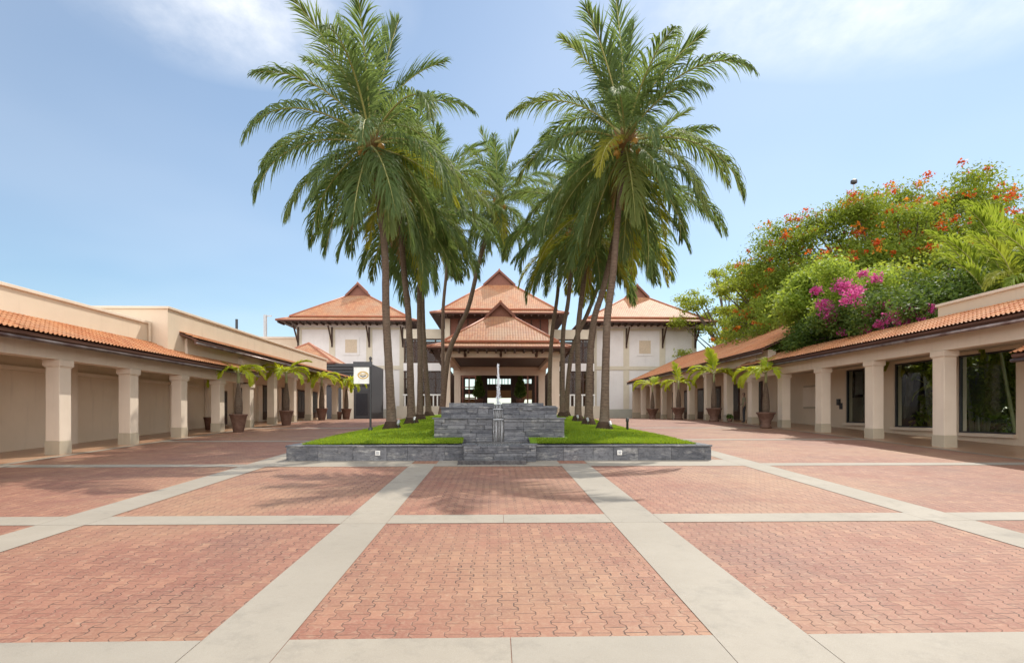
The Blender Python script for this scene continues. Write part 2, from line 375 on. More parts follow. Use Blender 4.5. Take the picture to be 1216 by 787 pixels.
# ground height: the court rises 4 % away from the camera up to a crest, then runs level
def gz(y):
    t = y*.0397; k = 1.40
    if y < 32: return t
    if y > 39: return k
    a = (y-32)/7; return 32*.0397 + (1 - (1-a)**2)*(k-32*.0397) 
YS = [-200, -60, -20] + [i*.5 for i in range(0, 90)] + [46, 60, 120, 300, 900]
def sheet(name, x0, x1, y0, y1, dz, m, parent=None):
    ys = [y0] + [y for y in YS if y0 < y < y1] + [y1]
    vs = []; fs = []
    for y in ys: vs += [(x0, y, gz(y)+dz), (x1, y, gz(y)+dz)]
    for i in range(len(ys)-1): fs.append((2*i, 2*i+1, 2*i+3, 2*i+2))
    return MB().add(vs, fs).build(name, m, parent)
def W(x, y, d):                                            # survey point: photo measurement at a known distance -> metres
    xc = (x-608)/680*d
    return Vector((xc*math.cos(YAW)+d*math.sin(YAW), d*math.cos(YAW)-xc*math.sin(YAW), 1.7+(493-y)*d/680))

# ================================================================== GROUND
struct(sheet('plaza', -700, 700, -200, 900, 0, 'brick'))
g = .006
bandm = MB()
def slab(x0, x1, y0, y1, dz=.006):
    ys = [y0] + [y for y in YS if y0 < y < y1] + [y1]; vs = []; fs = []
    for y in ys: vs += [(x0, y, gz(y)+dz), (x1, y, gz(y)+dz)]
    for i in range(len(ys)-1): fs.append((2*i, 2*i+1, 2*i+3, 2*i+2))
    bandm.add(vs, fs)
XB = [(-2.01, -1.42), (1.52, 2.19), (-5.86, -5.25), (5.78, 6.38)]
YB = [(3.28, 3.97), (7.46, 7.97), (13.2, 13.68)]
cross = [(-40, -5.86), (-5.25, -2.01), (-1.42, .1), (.1, 1.52), (2.19, 5.78), (6.38, 40)]
for i, (x0, x1) in enumerate(XB):
    ye = 13.68 if i < 2 else 24
    cuts = [-8] + [3.28, 7.46] + ([13.2] if i > 1 else []) + [ye]
    for a, b in zip(cuts[:-1], cuts[1:]): slab(x0+g*.3, x1-g*.3, a+g*.5, b-g*.5)
for j, (y0, y1) in enumerate(YB):
    for x0, x1 in cross:
        if j == 2 and (x0 > -5.5 and x1 < 5.9):
            slab(x0+g*.5, x1-g*.5, y0, 14.4)
        else: slab(max(x0, -11.4)+g*.5, min(x1, 13.4)-g*.5, y0, y1)
slab(-11.4, -5.9, 19.9, 20.3); slab(6.5, 13.4, 20.4, 20.8)
slab(-11.4, -5.9, 27.2, 27.6); slab(6.5, 13.4, 27.4, 27.8)
struct(bandm.build('concrete_band', 'concrete'))
mb = bandm = MB(); slab(-11.62, -11.42, -10, 47, .008); slab(13.42, 13.58, -10, 58, .008); struct(mb.build('walkway_edging', 'concrete'))
struct(sheet('walkway', -14.0, -11.62, -10, 47, .01, 'floor_tile'))
struct(sheet('walkway', 13.58, 17.0, -10, 58, .01, 'floor_tile'))
struct(sheet('garden_bed', 17.2, 80, -10, 75, .05, 'garden_soil'))

# ================================================================== COLONNADES
def tile_mesh(xe, ze, xt, zt, y0, y1, pitch=.15, course=.26):
    L = math.hypot(xt-xe, zt-ze); nc = max(1, int(L/course+.5)); ny = int((y1-y0)/pitch*6)
    ux, uz = (xt-xe)/L, (zt-ze)/L; nx, nz = -uz*math.copysign(1, ux), abs(ux)
    rows = []
    for c in range(nc):
        rows += [(c/nc*L, .036), ((c+1)/nc*L-.002, .008)]
    ys = np.linspace(y0, y1, ny+1)
    prof = np.maximum(0, np.sin((ys-y0)/pitch*2*math.pi))**.7*.036 - np.maximum(0, -np.sin((ys-y0)/pitch*2*math.pi))*.014
    V = []
    for s, h in rows:
        for y, p in zip(ys, prof):
            q = h + p; V.append((xe+ux*s+nx*q, y, ze+uz*s+nz*q))
    n = ny+1; F = []
    for r in range(len(rows)-1):
        for k in range(ny):
            a = r*n+k; F.append((a, a+1, a+1+n, a+n))
    m = MB(); m.v = V; m.f = F
    return m
def column(parent, x, y, w, d, z0, z1):
    """x,y: the corner nearest the court and the camera; w along x (signed), d along y"""
    xa, xb = sorted((x, x+w)); e = .05
    c = bx('column', 'stucco', parent, xa, xb, y, y+d, z0+.38, z1-.17, bevel=.012)
    p = bx('plinth', 'plinth', c, xa-.015, xb+.015, y-.015, y+d+.015, z0-.15, z0+.38, bevel=.01)
    k = MB().box(xa-e, xb+e, y-e, y+d+e, z1-.17, z1-.002).box(xa-e*.45, xb+e*.45, y-e*.45, y+d+e*.45, z1-.2, z1-.168).build('cap', 'stucco', c, bevel=.01)
def eave(parent, side, xe, zb, zt, xt, zr, y0, y1, beam_x, beam_b, ceil_x):
    """one run of tiled roof with gutter, rafters, fascia, beam and soffit; side=-1 left, +1 right"""
    s = side
    tile_mesh(xe-s*.03, zt, xt, zr, y0, y1).build('tile_roof', 'roof_tile', parent, smooth=False)
    th = .035
    MB().add([(xe,y0+.02,zt-.02),(xe,y1-.02,zt-.02),(xt,y1-.02,zr-.02),(xt,y0+.02,zr-.02),(xe,y0+.02,zt-.09),(xe,y1-.02,zt-.09),(xt,y1-.02,zr-.09),(xt,y0+.02,zr-.09)],
             [(0,1,2,3),(4,7,6,5),(0,4,5,1),(1,5,6,2),(2,6,7,3),(3,7,4,0)]).build('roof_deck', 'brown_fascia', parent)
    a, b = sorted((xe+s*.05, xe+s*.12)); bx('fascia', 'brown_fascia', parent, a, b, y0+.01, y1-.01, zb+.07, zt-.03)
    gx = xe+s*.02; pts = [(gx, y0, zb+.10), (gx, y1, zb+.10)]
    MB().tube(pts, .05, 8).build('gutter', 'gutter', parent, smooth=True)
    xa, xb = sorted((beam_x, beam_x+s*.42)); bx('beam', 'stucco', parent, xa, xb, y0+.4, y1-.4, beam_b, zb+.34, bevel=.01)
    xa, xb = sorted((beam_x+s*.43, ceil_x)); bx('soffit', 'ceiling', parent, xa, xb, y0+.42, y1-.42, beam_b+.25, beam_b+.33)
# ---- left colonnade
LC = thing('colonnade', 'long beige arcade with square columns and orange tile eave on the left side', 'colonnade', (-12, 15, gz(15)))
for k in range(-3, 11):
    y = 15.75 + 3.0*k*.995
    top = 3.2 if k <= 4 else 3.92
    column(LC, -11.75, y, -.37, .43, gz(y), top)
eave(LC, -1, -11.2, 3.44, 3.72, -12.5, 4.33, -6, 27.4, -11.75, 3.2, -13.9)
eave(LC, -1, -11.2, 4.30, 4.56, -11.9, 4.83, 21.8, 46.2, -11.78, 3.92, -13.9)
bx('parapet', 'stucco_wall', LC, -12.85, -12.5, -6, 21.05, 3.6, 4.98); bx('parapet_coping', 'stucco', LC, -12.9, -12.44, -6, 21.04, 4.98, 5.07, bevel=.01)
bx('parapet', 'stucco_wall', LC, -30, -11.87, 21.06, 40.5, 4.05, 5.55); bx('parapet_coping', 'stucco', LC, -30, -11.81, 21.0, 40.56, 5.55, 5.64, bevel=.01)
bx('beam_end', 'stucco', LC, -12.17, -11.62, 26.55, 27.05, 3.95, 4.28, bevel=.01)
bx('flat_roof', 'ceiling', LC, -30, -12.86, -6, 21.05, 4.3, 4.5)
bx('back_wall', 'stucco_wall', LC, -14.2, -13.9, -6, 46, -.5, 4.25)
bx('skirting', 'plinth', LC, -13.9, -13.87, -6, 46, -.3, 0.2)
for k in range(-2, 11):                                    # pilasters and recessed panels of the back wall
    y = 15.75 + 3.0*k*.995
    bx('pilaster', 'stucco', LC, -13.89, -13.75, y+.02, y+.5, gz(y)-.1, 3.44, bevel=.01)
bx('cornice', 'stucco', LC, -13.88, -13.78, -6, 27, 3.0, 3.12)
for k in range(3, 10):
    y = 15.75 + 3.0*k*.995 + .75; z0 = gz(y)
    if k == 3: y -= .05; ww = .6
    else: ww = 1.45
    zt = (2.95 if k < 5 else 3.5)
    wn = bx('window', 'dark_wood', LC, -13.87, -13.83, y, y+ww, z0+.1, zt)
    bx('pane', 'navy', wn, -13.828, -13.822, y+.08, y+ww/2-.03, z0+.55, zt-.1); bx('pane', 'navy', wn, -13.828, -13.822, y+ww/2+.03, y+ww-.08, z0+.55, zt-.1)
for y in (20.3,): bx('switch_box', 'dark_metal', LC, -13.89, -13.8, y+1.7, y+1.85, gz(y)+1.0, gz(y)+1.25)
# downpipe at the step of the parapets
MB().tube([(-12.42, 20.9, 4.35), (-12.42, 20.9, 5.0)], .05).build('downpipe', 'beige_panel', LC)
# ---- right colonnade
RC = thing('colonnade', 'long beige arcade with big dark windows and planted roof on the right side', 'colonnade', (14, 20, gz(20)))
yr = [17.45 + 3.36*k for k in range(-3, 12)]
for k, y in zip(range(-3, 12), yr):
    top = 3.0 if k < -1 else (3.72 if k < 5 else 4.45)
    if k < 5: top = 2.75 if k < 0 else 3.72
    if k == 4: top = 3.72
    column(RC, 13.95, y, .40, .48, gz(y), top)
eave(RC, 1, 13.4, 3.02, 3.30, 14.66, 3.88, -6, 14.55, 13.95, 2.75, 16.8)
eave(RC, 1, 13.4, 4.03, 4.33, 14.66, 4.92, 14.0, 31.5, 13.95, 3.72, 16.8)
eave(RC, 1, 13.4, 4.74, 5.05, 18.75, 7.52, 28.6, 58.4, 13.95, 4.45, 16.8)
tile_mesh(21.5, 6.2, 18.75, 7.52, 28.6, 58.4).build('tile_roof', 'roof_tile', RC)
MB().tube([(18.75, 28.5, 7.55), (18.75, 58.5, 7.55)], .1, 8).build('ridge', 'ridge_tile', RC)
bx('parapet', 'stucco_wall', RC, 14.66, 14.95, -6, 18.6, 4.3, 5.28); bx('parapet_coping', 'stucco', RC, 14.6, 15.0, -6, 18.66, 5.28, 5.37, bevel=.01)
bx('flat_roof', 'ceiling', RC, 14.7, 17.0, -6, 28.5, 4.55, 4.75)
bx('end_wall', 'stucco_wall', RC, 13.98, 16.8, 58.0, 58.4, 1.0, 5.2); bx('end_plinth', 'plinth', RC, 13.95, 16.8, 57.97, 58.43, 1.0, 2.0)
# post standing on the low roof end, carrying the higher roof
bx('beam_end', 'stucco', RC, 13.85, 14.45, 30.3, 30.9, 4.46, 5.0, bevel=.01)
pst = bx('column', 'stucco', RC, 13.98, 14.3, 31.1, 31.5, 3.75, 4.45, bevel=.01); bx('cap', 'stucco', pst, 13.92, 14.36, 31.05, 31.55, 4.2, 4.4, bevel=.01)
# back wall with its windows
WIN = [(y, y+2.35) for y in (14.7, 18.05, 21.4, 24.75)]
edges = [-6] + [e for wv in WIN for e in wv] + [58]
for i in range(0, len(edges), 2):
    bx('back_wall', 'stucco_wall', RC, 16.8, 17.15, edges[i], edges[i+1], -.5, 4.54 if edges[i+1] < 40 else 4.9)
for i, (a, b) in enumerate(WIN):
    f = gz((a+b)/2); zs = f+.32; zt = 3.86
    bx('back_wall', 'stucco_wall', RC, 16.8, 17.15, a, b, f-.6, zs-.1); bx('back_wall', 'stucco_wall', RC, 16.8, 17.15, a, b, zt, 4.54)
    wn = MB().box(16.86, 16.96, a, a+.06, zs, zt).box(16.86, 16.96, b-.06, b, zs, zt).box(16.86, 16.96, a, b, zs, zs+.05).box(16.86, 16.96, a, b, zt-.06, zt).build('window', 'dark_metal', RC)
    bx('pane', 'glass', wn, 16.9, 16.91, a+.06, b-.06, zs+.05, zt-.06)
    bx('sill', 'stucco', wn, 16.66, 17.1, a-.05, b+.05, zs-.12, zs-.001, bevel=.01)
a, b = WIN[3]
bx('room_partition', 'beige_panel', RC, 18.2, 18.3, 24, 31, .5, 2.6); bx('room_partition', 'white_paint', RC, 18.18, 18.28, 26.2, 28.5, 2.75, 3.9); bx('room_partition', 'navy', RC, 18.3, 18.4, 24, 31, 2.6, 5)
bx('room_wall', 'dark_interior', RC, 17.2, 20, 24.1, 24.2, .5, 4.5); bx('room_wall', 'dark_interior', RC, 17.2, 20, 31, 31.1, .5, 4.5); bx('room_roof', 'dark_interior', RC, 17.2, 20, 24.2, 31, 4.4, 4.5)
for y0 in (29.3,):
    f = gz(y0); bx('niche_frame', 'plinth', RC, 16.77, 16.79, y0, y0+1.5, f+.9, 3.3); bx('niche_panel', 'stucco', RC, 16.74, 16.769, y0+.12, y0+1.5, f+1.0, 3.2)
for y0 in (35.6, 39.0, 42.3, 45.7, 49.1, 52.5):
    dr = bx('door', 'dark_wood', RC, 16.75, 16.79, y0, y0+1.5, gz(y0)+.02, gz(y0)+2.5); bx('pane', 'navy', dr, 16.735, 16.745, y0+.15, y0+1.35, gz(y0)+.6, gz(y0)+2.35)
bx('wall_light', 'dark_metal', RC, 16.68, 16.79, 27.45, 27.62, 2.2, 2.5)
for y0 in (23.95, ): bx('switch_box', 'dark_metal', RC, 16.75, 16.79, 27.3, 27.5, 2.0, 2.3)

# ================================================================== TOWERS, HALL, PORCH
def hip_roof(parent, cx, y0, hx, hy, ze, zt, tx, ty, zp, skirt=.35, tilef='roof_tile_front', tiles='roof_tile_front'):
    """hipped roof with a gablet: eave rectangle half sizes hx,hy about (cx, y0+hy); truncated at zt with half sizes tx,ty; gablet ridge at zp runs front-back"""
    cy = y0+hy
    def ring(ax, ay, z): return [(cx-ax, cy-ay, z), (cx+ax, cy-ay, z), (cx+ax, cy+ay, z), (cx-ax, cy+ay, z)]
    kx, ky = hx-1.15, hy-1.15; zk = ze+skirt
    E = ring(hx, hy, ze); K = ring(kx, ky, zk); K2 = ring(kx+.08, ky+.08, zk+.13); T = ring(tx, ty, zt)
    roof = MB().add(E+K+K2+T, [(a+b, (a+1)%4+b, (a+1)%4+b+4, a+b+4) for b in (0, 4, 8) for a in range(4)]+[(12, 13, 14, 15)]).build('roof', tilef, parent)
    for i in range(4):
        MB().tube([E[i], K[i]], .09, 6).build('hip_tile', 'ridge_tile', roof, smooth=True); MB().tube([K2[i], T[i]], .1, 6).build('hip_tile', 'ridge_tile', roof, smooth=True)
        MB().bar(K2[i], K2[(i+1)%4], .16, .12).build('roof_step', 'red_skirt', roof)
    # gablet: oversailing verge, dark triangular wall
    o = .22; ex = tx+.14; zb = zt-.06
    f = cy-ty-o; bk = cy+ty+o
    t = .12
    gm = MB().add([(cx-ex,f,zb),(cx,f,zp),(cx,bk,zp),(cx-ex,bk,zb),(cx-ex,f,zb+t),(cx,f,zp+t),(cx,bk,zp+t),(cx-ex,bk,zb+t)], [(0,1,2,3),(4,7,6,5),(0,4,5,1),(3,2,6,7),(0,3,7,4)])
    gm.add([(cx+ex,f,zb),(cx,f,zp),(cx,bk,zp),(cx+ex,bk,zb),(cx+ex,f,zb+t),(cx,f,zp+t),(cx,bk,zp+t),(cx+ex,bk,zb+t)], [(0,3,2,1),(4,5,6,7),(0,1,5,4),(3,7,6,2),(0,4,7,3)])
    gb = gm.build('gablet_roof', tiles, roof)
    MB().add([(cx-tx,f+o,zt-.05),(cx+tx,f+o,zt-.05),(cx,f+o,zp-.05),(cx-tx,bk-o,zt-.05),(cx+tx,bk-o,zt-.05),(cx,bk-o,zp-.05)], [(0,1,2),(3,5,4),(0,2,5,3),(1,4,5,2)]).build('gablet_wall', 'red_wood', roof)
    for q in (-1, 1): MB().bar((cx+q*(ex+.05),f-.02,zb+.02), (cx,f-.02-.004*(q>0),zp+.05), .08, .2).build('bargeboard', 'red_wood', roof)
    MB().tube([(cx,f-.08,zp+.14),(cx,bk+.08,zp+.14)], .1, 8).build('ridge', 'ridge_tile', roof)
    # soffit, fascia and rafter tails
    bx('soffit', 'dark_wood', roof, cx-hx+.1, cx+hx-.1, cy-hy+.1, cy+hy-.1, ze-.16, ze-.06)
    m = MB()
    for i in range(4): m.bar(Vector(E[i])-Vector((0,0,.03)), Vector(E[(i+1)%4])-Vector((0,0,.03)), .08, .13)
    m.build('fascia', 'red_wood', roof)
    n = int(2*hx/.7)
    for i in range(n+1):
        x = cx-hx+.2 + (2*hx-.4)*i/n
        bx('rafter', 'dark_wood', roof, x-.06, x+.06, cy-hy+.12, cy-hy+1.9, ze-.31, ze-.161)
    return roof
def tower(cx, label):
    t = thing('pavilion', label, 'pavilion', (cx, 61, gz(61)))
    hw = 5.63; y0, y1 = 61.0, 72.2; z0 = .9; ze = 11.35
    bx('wall', 'white_wall', t, cx-hw, cx+hw, y0, y1, z0, ze)
    bx('base', 'base_green', t, cx-hw-.06, cx+hw+.06, y0-.06, y1+.06, z0, 2.36)
    for i, xx in enumerate((-hw+.02, -1.95, 1.95, hw-.02)):
        wv = .62 if abs(xx) < 3 else .5
        a = cx+xx-wv/2 if abs(xx) < 3 else (cx-hw-.03 if xx < 0 else cx+hw-wv)
        bx('pilaster', 'cream_trim', t, a, a+wv+(.03 if abs(xx) > 3 else 0), y0-.05, y0-.002, 2.37, 10.98)
    bx('string_course', 'cream_trim', t, cx-hw-.035, cx+hw+.035, y0-.07, y0-.052, 6.55, 6.95)
    bx('string_course', 'cream_trim', t, cx-hw-.035, cx+hw+.035, y0-.072, y0-.053, 10.75, 10.99)
    wx = cx+.05
    wn = bx('window', 'white_wall', t, wx-.86, wx+.86, y0-.06, y0-.003, 8.05, 9.95); bx('pane', 'beige_panel', wn, wx-.62, wx+.62, y0-.075, y0-.061, 8.3, 9.7)
    for s in (-1, 1):
        for z in (3.0, ):
            pass
    for xx in (-hw+.15, -1.95, 1.95, hw-.15):
        m = MB().bar((cx+xx, y0-.09, 8.9), (cx+xx, y0-.09, 11.0), .16).bar((cx+xx, y0-.12, 9.3), (cx+xx, y0-1.5, 10.92), .13)
        m.build('bracket', 'dark_wood', t)
    hip_roof(t, cx, 59.2, 7.2, 7.2, 11.5, 15.0, 1.15, 2.2, 16.25, .42)
    return t
tower(15.9, 'white two-storey pavilion with hipped red tile roof at the far end, right of the entrance')
LT = tower(-15.35, 'white two-storey pavilion with hipped red tile roof at the far end, left of the entrance')
CX = .35
HALL = thing('entrance_hall', 'hotel entrance hall with brown timber upper walls and tall orange tile roof behind the porch', 'hall', (CX, 60, gz(60)))
hip_roof(HALL, CX, 56, 6.8, 7.0, 11.75, 15.55, 1.5, 2.0, 17.0, .4)
bx('upper_wall', 'red_wood', HALL, CX-5.3, CX+5.3, 58.2, 58.5, 7.6, 11.5)
m = MB()
for i in range(12): x = CX-5.1+i*.92; m.box(x, x+.12, 58.12, 58.198, 8.5, 11.4)
m.build('upper_mullion', 'dark_wood', HALL)
for s in (-1, 1): bx('corner_post', 'cream_trim', HALL, *sorted((CX+s*5.0, CX+s*5.5)), 58.0, 58.6, 1.3, 11.45)
# wings between hall and pavilions
for s in (-1, 1):
    xa, xb = sorted((CX+s*5.51, CX+s*10.0))
    bx('wing_parapet', 'cream_trim', HALL, xa, xb, 60.0, 60.4, 9.7, 10.7)
    bx('wing_band', 'white_wall', HALL, xa, xb, 60.0, 60.4, 6.35, 7.15)
    bx('wing_plinth', 'base_green', HALL, xa, xb, 59.9, 60.4, .9, 2.65)
    bx('wing_back_wall', 'red_wood', HALL, xa, xb, 62.2, 62.4, 2.65, 9.7)
    for z0, z1 in ((7.16, 9.69), (2.66, 6.34)):
        wn = MB()
        n = 4
        for i in range(n+1):
            x = xa+.1 + (xb-xa-.2)*i/n; wn.box(x-.07, x+.07, 60.1, 60.3, z0, z1)
        wn.box(xa, xb, 60.12, 60.28, z1-.9, z1-.78).box(xa, xb, 60.12, 60.28, z1-.12, z1).box(xa, xb, 60.12, 60.28, z0, z0+.12)
        wo_ = wn.build('window', 'dark_wood', HALL); bx('pane', 'clear_glass', wo_, xa+.1, xb-.1, 60.19, 60.2, z0+.12, z1-.12)
    bal = MB().box(xa, xb, 59.55, 59.68, 3.75, 3.9)
    x = xa+.15
    while x < xb: bal.box(x, x+.13, 59.57, 59.66, 2.66, 3.749); x += .42
    bal.build('balustrade', 'white_paint', HALL)
    bx('balcony_floor', 'cream_trim', HALL, xa, xb, 59.5, 59.9, 2.5, 2.655)
    for x in (xa+.9, ): bx('pillar', 'white_wall', HALL, x, x+.7, 59.4, 59.9, 1.3, 7.0)
bx('hall_floor', 'cream_trim', HALL, -9.6, 10.2, 55.5, 80, 1.0, 2.6)
bx('hall_ceiling', 'red_wood', HALL, CX-5.3, CX+5.3, 58.51, 79, 7.2, 7.4)
for s in (-1, 1): bx('hall_side_wall', 'dark_wood', HALL, *sorted((CX+s*8.5, CX+s*8.7)), 62.5, 79, 2.6, 7.2)
# back wall of the hall with clerestory and open terrace doors (daylight shows through)
bz = [(CX-9, CX-4.6), (CX-2.6, CX-1.75), (CX+1.75, CX+2.9), (CX+4.6, CX+9)]
for a, b in bz: bx('hall_back_wall', 'dark_wood', HALL, a, b, 79, 79.3, 2.6, 7.4)
bx('hall_back_wall', 'ochre_wood', HALL, CX-1.75, CX+1.75, 79, 79.3, 4.1, 5.15); bx('hall_back_wall', 'dark_wood', HALL, CX-1.75, CX+1.75, 79.01, 79.29, 5.151, 6.0); bx('hall_back_wall', 'dark_wood', HALL, CX-1.75, CX+1.75, 79, 79.3, 6.75, 7.4)
bx('hall_back_wall', 'ochre_wood', HALL, CX+2.9, CX+4.6, 79, 79.3, 3.9, 5.15); bx('hall_back_wall', 'dark_wood', HALL, CX+2.9, CX+4.6, 79.01, 79.29, 5.151, 6.1); bx('hall_back_wall', 'dark_wood', HALL, CX+2.9, CX+4.6, 79, 79.3, 6.7, 7.4)
bx('hall_back_wall', 'dark_wood', HALL, CX-4.6, CX-2.6, 79, 79.3, 4.6, 5.3); bx('hall_back_wall', 'dark_wood', HALL, CX-4.6, CX-2.6, 79, 79.3, 6.7, 7.4)
m = MB()
for i in range(9): x = CX-1.7+i*.42; m.box(x, x+.07+.06*(i%2), 78.95, 78.998, 6.0, 6.75)
for i in range(5): x = CX+2.95+i*.4; m.box(x, x+.1, 78.95, 78.998, 6.1, 6.7)
m.build('clerestory_mullion', 'dark_wood', HALL)
# glazed timber screen of the entrance
scr = MB()
for x in (-4.4, -3.75, -3.1, -2.45, 2.9, 3.7, 4.5): scr.box(CX+x-.07, CX+x+.07, 58.6, 58.75, 2.6, 7.2)
for z in (3.4, 4.5, 5.6, 6.5): scr.box(CX-4.4, CX-2.45, 58.62, 58.73, z, z+.12)
scr.box(CX-4.6, CX+4.6, 58.6, 58.78, 6.75, 7.15)
scr.build('entrance_screen', 'red_wood', HALL)
for x in (-1.95, 2.0):
    bx('hall_pillar', 'dark_wood', HALL, CX+x-.6, CX+x+.6, 66, 67.2, 2.6, 7.2)
# bench/desk inside
bx('reception_desk', 'ochre_wood', HALL, CX-4.2, CX-2.6, 70, 70.8, 2.61, 3.7)

PORCH = thing('entrance_porch', 'open drive-through porch with cream pillars and tiered orange tile roof in front of the hall', 'porch', (CX, 48, gz(48)))
hip_roof(PORCH, CX, 40.4, 5.25, 8.2, 6.55, 9.45, .95, 3.6, 10.45, .38)
for s in (-1, 1):
    for yv in (41.9, 54.3):
        x = CX+s*4.0
        p = bx('pillar', 'stucco', PORCH, x-.3, x+.3, yv, yv+.6, 1.3, 5.99, bevel=.015); bx('plinth', 'plinth', p, x-.38, x+.38, yv-.08, yv+.68, 1.3, 2.2, bevel=.01); bx('cap', 'stucco', p, x-.36, x+.36, yv-.06, yv+.66, 5.7, 5.95, bevel=.01)
    bx('beam', 'stucco', PORCH, *sorted((CX+s*3.72, CX+s*4.28)), 42.46, 54.3, 5.95, 6.39)
    # raking struts carrying the eaves
    for yv in (42.3, 48.5, 54.5):
        MB().bar((CX+s*4.2, yv, 5.2), (CX+s*5.0, yv, 6.3), .14).build('strut', 'dark_wood', PORCH)
bx('beam', 'stucco', PORCH, CX-4.4, CX+4.4, 41.95, 42.45, 5.96, 6.38); bx('beam', 'stucco', PORCH, CX-4.4, CX+4.4, 54.31, 54.8, 5.5, 6.37)
for x in (-2.6, 0, 2.6): MB().box(CX+x-.09, CX+x+.09, 41.7, 41.949, 5.98, 6.2).bar((CX+x, 41.85, 6.0), (CX+x, 41.0, 6.3), .12).build('bracket', 'dark_wood', PORCH)
bx('porch_ceiling', 'dark_wood', PORCH, CX-3.7, CX+3.7, 42.46, 54.3, 6.28, 6.37)
# dark topiaries in the doorway are free standing plants
def leafcloud(rng, cl, n, size, up=.5, shell=.5, asp=.5):
    """cl: list of (centre, radii); n leaf quads spread through them"""
    vol = np.array([r[0]*r[1]*r[2] for c, r in cl])**.75; idx = rng.choice(len(cl), n, p=vol/vol.sum())
    C = np.array([c for c, r in cl])[idx]; Rr = np.array([r for c, r in cl])[idx]
    d = rng.normal(size=(n, 3)); d /= np.linalg.norm(d, axis=1)[:, None]
    rad = (shell + (1-shell)*rng.random(n))**.8 * (1+.13*rng.normal(size=n)).clip(.6, 1.25)
    P = C + d*rad[:, None]*Rr
    nrm = rng.normal(size=(n, 3)) + d*.8 + np.array([0, 0, up*2]); nrm /= np.linalg.norm(nrm, axis=1)[:, None]
    a = np.cross(nrm, rng.normal(size=(n, 3))); a /= np.linalg.norm(a, axis=1)[:, None]; b = np.cross(nrm, a)
    s = size*(.55+.9*rng.random(n))[:, None]
    V = np.stack([P-a*s*.5, P+b*s*asp*.5-nrm*s*.06, P+a*s*.5-nrm*s*.12, P-b*s*asp*.5-nrm*s*.06], 1)
    return V.reshape(-1, 3)
rng = np.random.default_rng(3)
for x, lab in ((-2.05, 'dark potted conifer left of the entrance opening under the porch'), (2.05, 'dark potted conifer right of the entrance opening under the porch')):
    t = thing('potted_conifer', lab, 'plant', (CX+x, 56.4, 2.6), 'conifers flanking the entrance')
    MB().lathe([(.3, 0), (.42, .6), (.46, .62), (.46, .7), (.38, .7)], (CX+x, 56.4, 2.6)).build('pot', 'terracotta', t, smooth=True)
    MB().tube([(CX+x, 56.4, 3.2), (CX+x, 56.4, 4.6)], .06).build('trunk', 'bark', t)
    quads('foliage', leafcloud(rng, [((CX+x, 56.4, 3.9+i*.45), (.62-.11*i, .62-.11*i, .45)) for i in range(5)], 3500, .16), 4, 'bush_leaf', t)

# entry block with louvres, small hipped roof, background block, far poles
EB = thing('entry_block', 'charcoal slatted entry block with a dark glass door beside the left pavilion', 'building', (-13, 50, gz(50)))
bx('wall', 'charcoal', EB, -16.5, -10.95, 50.2, 56, 1.0, 6.2)
m = MB()
for i in range(7): m.box(-16.4, -10.93, 50.02, 50.19, 4.3+i*.27, 4.3+i*.27+.15)
m.build('louvre', 'dark_metal', EB)
bx('side_wall', 'cream_trim', EB, -13.4, -12.35, 50.05, 50.19, 1.2, 3.95)
dd = bx('door', 'dark_metal', EB, -12.3, -11.0, 50.08, 50.19, 1.3, 3.9); bx('pane', 'navy', dd, -12.15, -11.15, 50.06, 50.078, 1.7, 3.6)
SH = thing('link_building', 'low building with a small steep red tile roof tucked in front of the left pavilion', 'building', (-17.3, 53, gz(53)))
bx('wall', 'stucco_wall', SH, -19.9, -14.6, 51, 56.2, 1.0, 6.2)
def pyr(cx, cy, h, ze, zp):
    E = [(cx-h,cy-h,ze),(cx+h,cy-h,ze),(cx+h,cy+h,ze),(cx-h,cy+h,ze),(cx,cy,zp)]
    r = MB().add(E, [(0,1,4),(1,2,4),(2,3,4),(3,0,4)]).build('roof', 'roof_tile_front', SH)
    for i in range(4): MB().tube([E[i], E[4]], .1, 6).build('hip_tile', 'ridge_tile', r); MB().bar(E[i], E[(i+1)%4], .1, .16).build('fascia', 'red_wood', r)
pyr(-17.25, 53.3, 3.25, 6.25, 8.35)
BG = thing('flat_roofed_block', 'plain beige flat-roofed block rising behind the left arcade', 'building', (-30, 66, 1.4))
bx('wall', 'stucco_wall', BG, -42, -19.5, 62, 75, 1.0, 9.9); bx('coping', 'stucco', BG, -42.1, -19.4, 61.9, 75.1, 9.9, 10.1)
p = W(281, 395, 48); tag(MB().tube([(p.x, p.y, 5.0), (p.x, p.y, W(281, 379, 48).z)], .11, 8).build('chimney_pipe', 'dark_metal'), 'short dark vent pipe standing up behind the left parapet', 'pipe')
p = W(315, 398, 62); q = thing('antenna_mast', 'pale mast with a short side arm on the beige block roof', 'mast', (p.x, p.y, 10.1))
zt = W(315, 374, 62).z; MB().tube([(p.x, p.y, 9.9), (p.x, p.y, zt)], .2, 8).build('pole', 'grey_metal', q); MB().bar((p.x, p.y, zt-.1), (p.x+.7, p.y, zt-.1), .12).build('arm', 'grey_metal', q)
p = W(1014, 250, 66); zt = W(1014, 216, 66).z; q = thing('floodlight_mast', 'thin mast with a dark round lamp rising above the flame tree', 'mast', (p.x, p.y, 1.4))
MB().tube([(p.x, p.y, 1.3), (p.x, p.y, zt)], [.16, .07], 8).build('pole', 'grey_metal', q); MB().lathe([(.1, -.3), (.35, -.15), (.35, .15), (.12, .3)], (p.x, p.y, zt), 12).build('lamp', 'dark_metal', q)

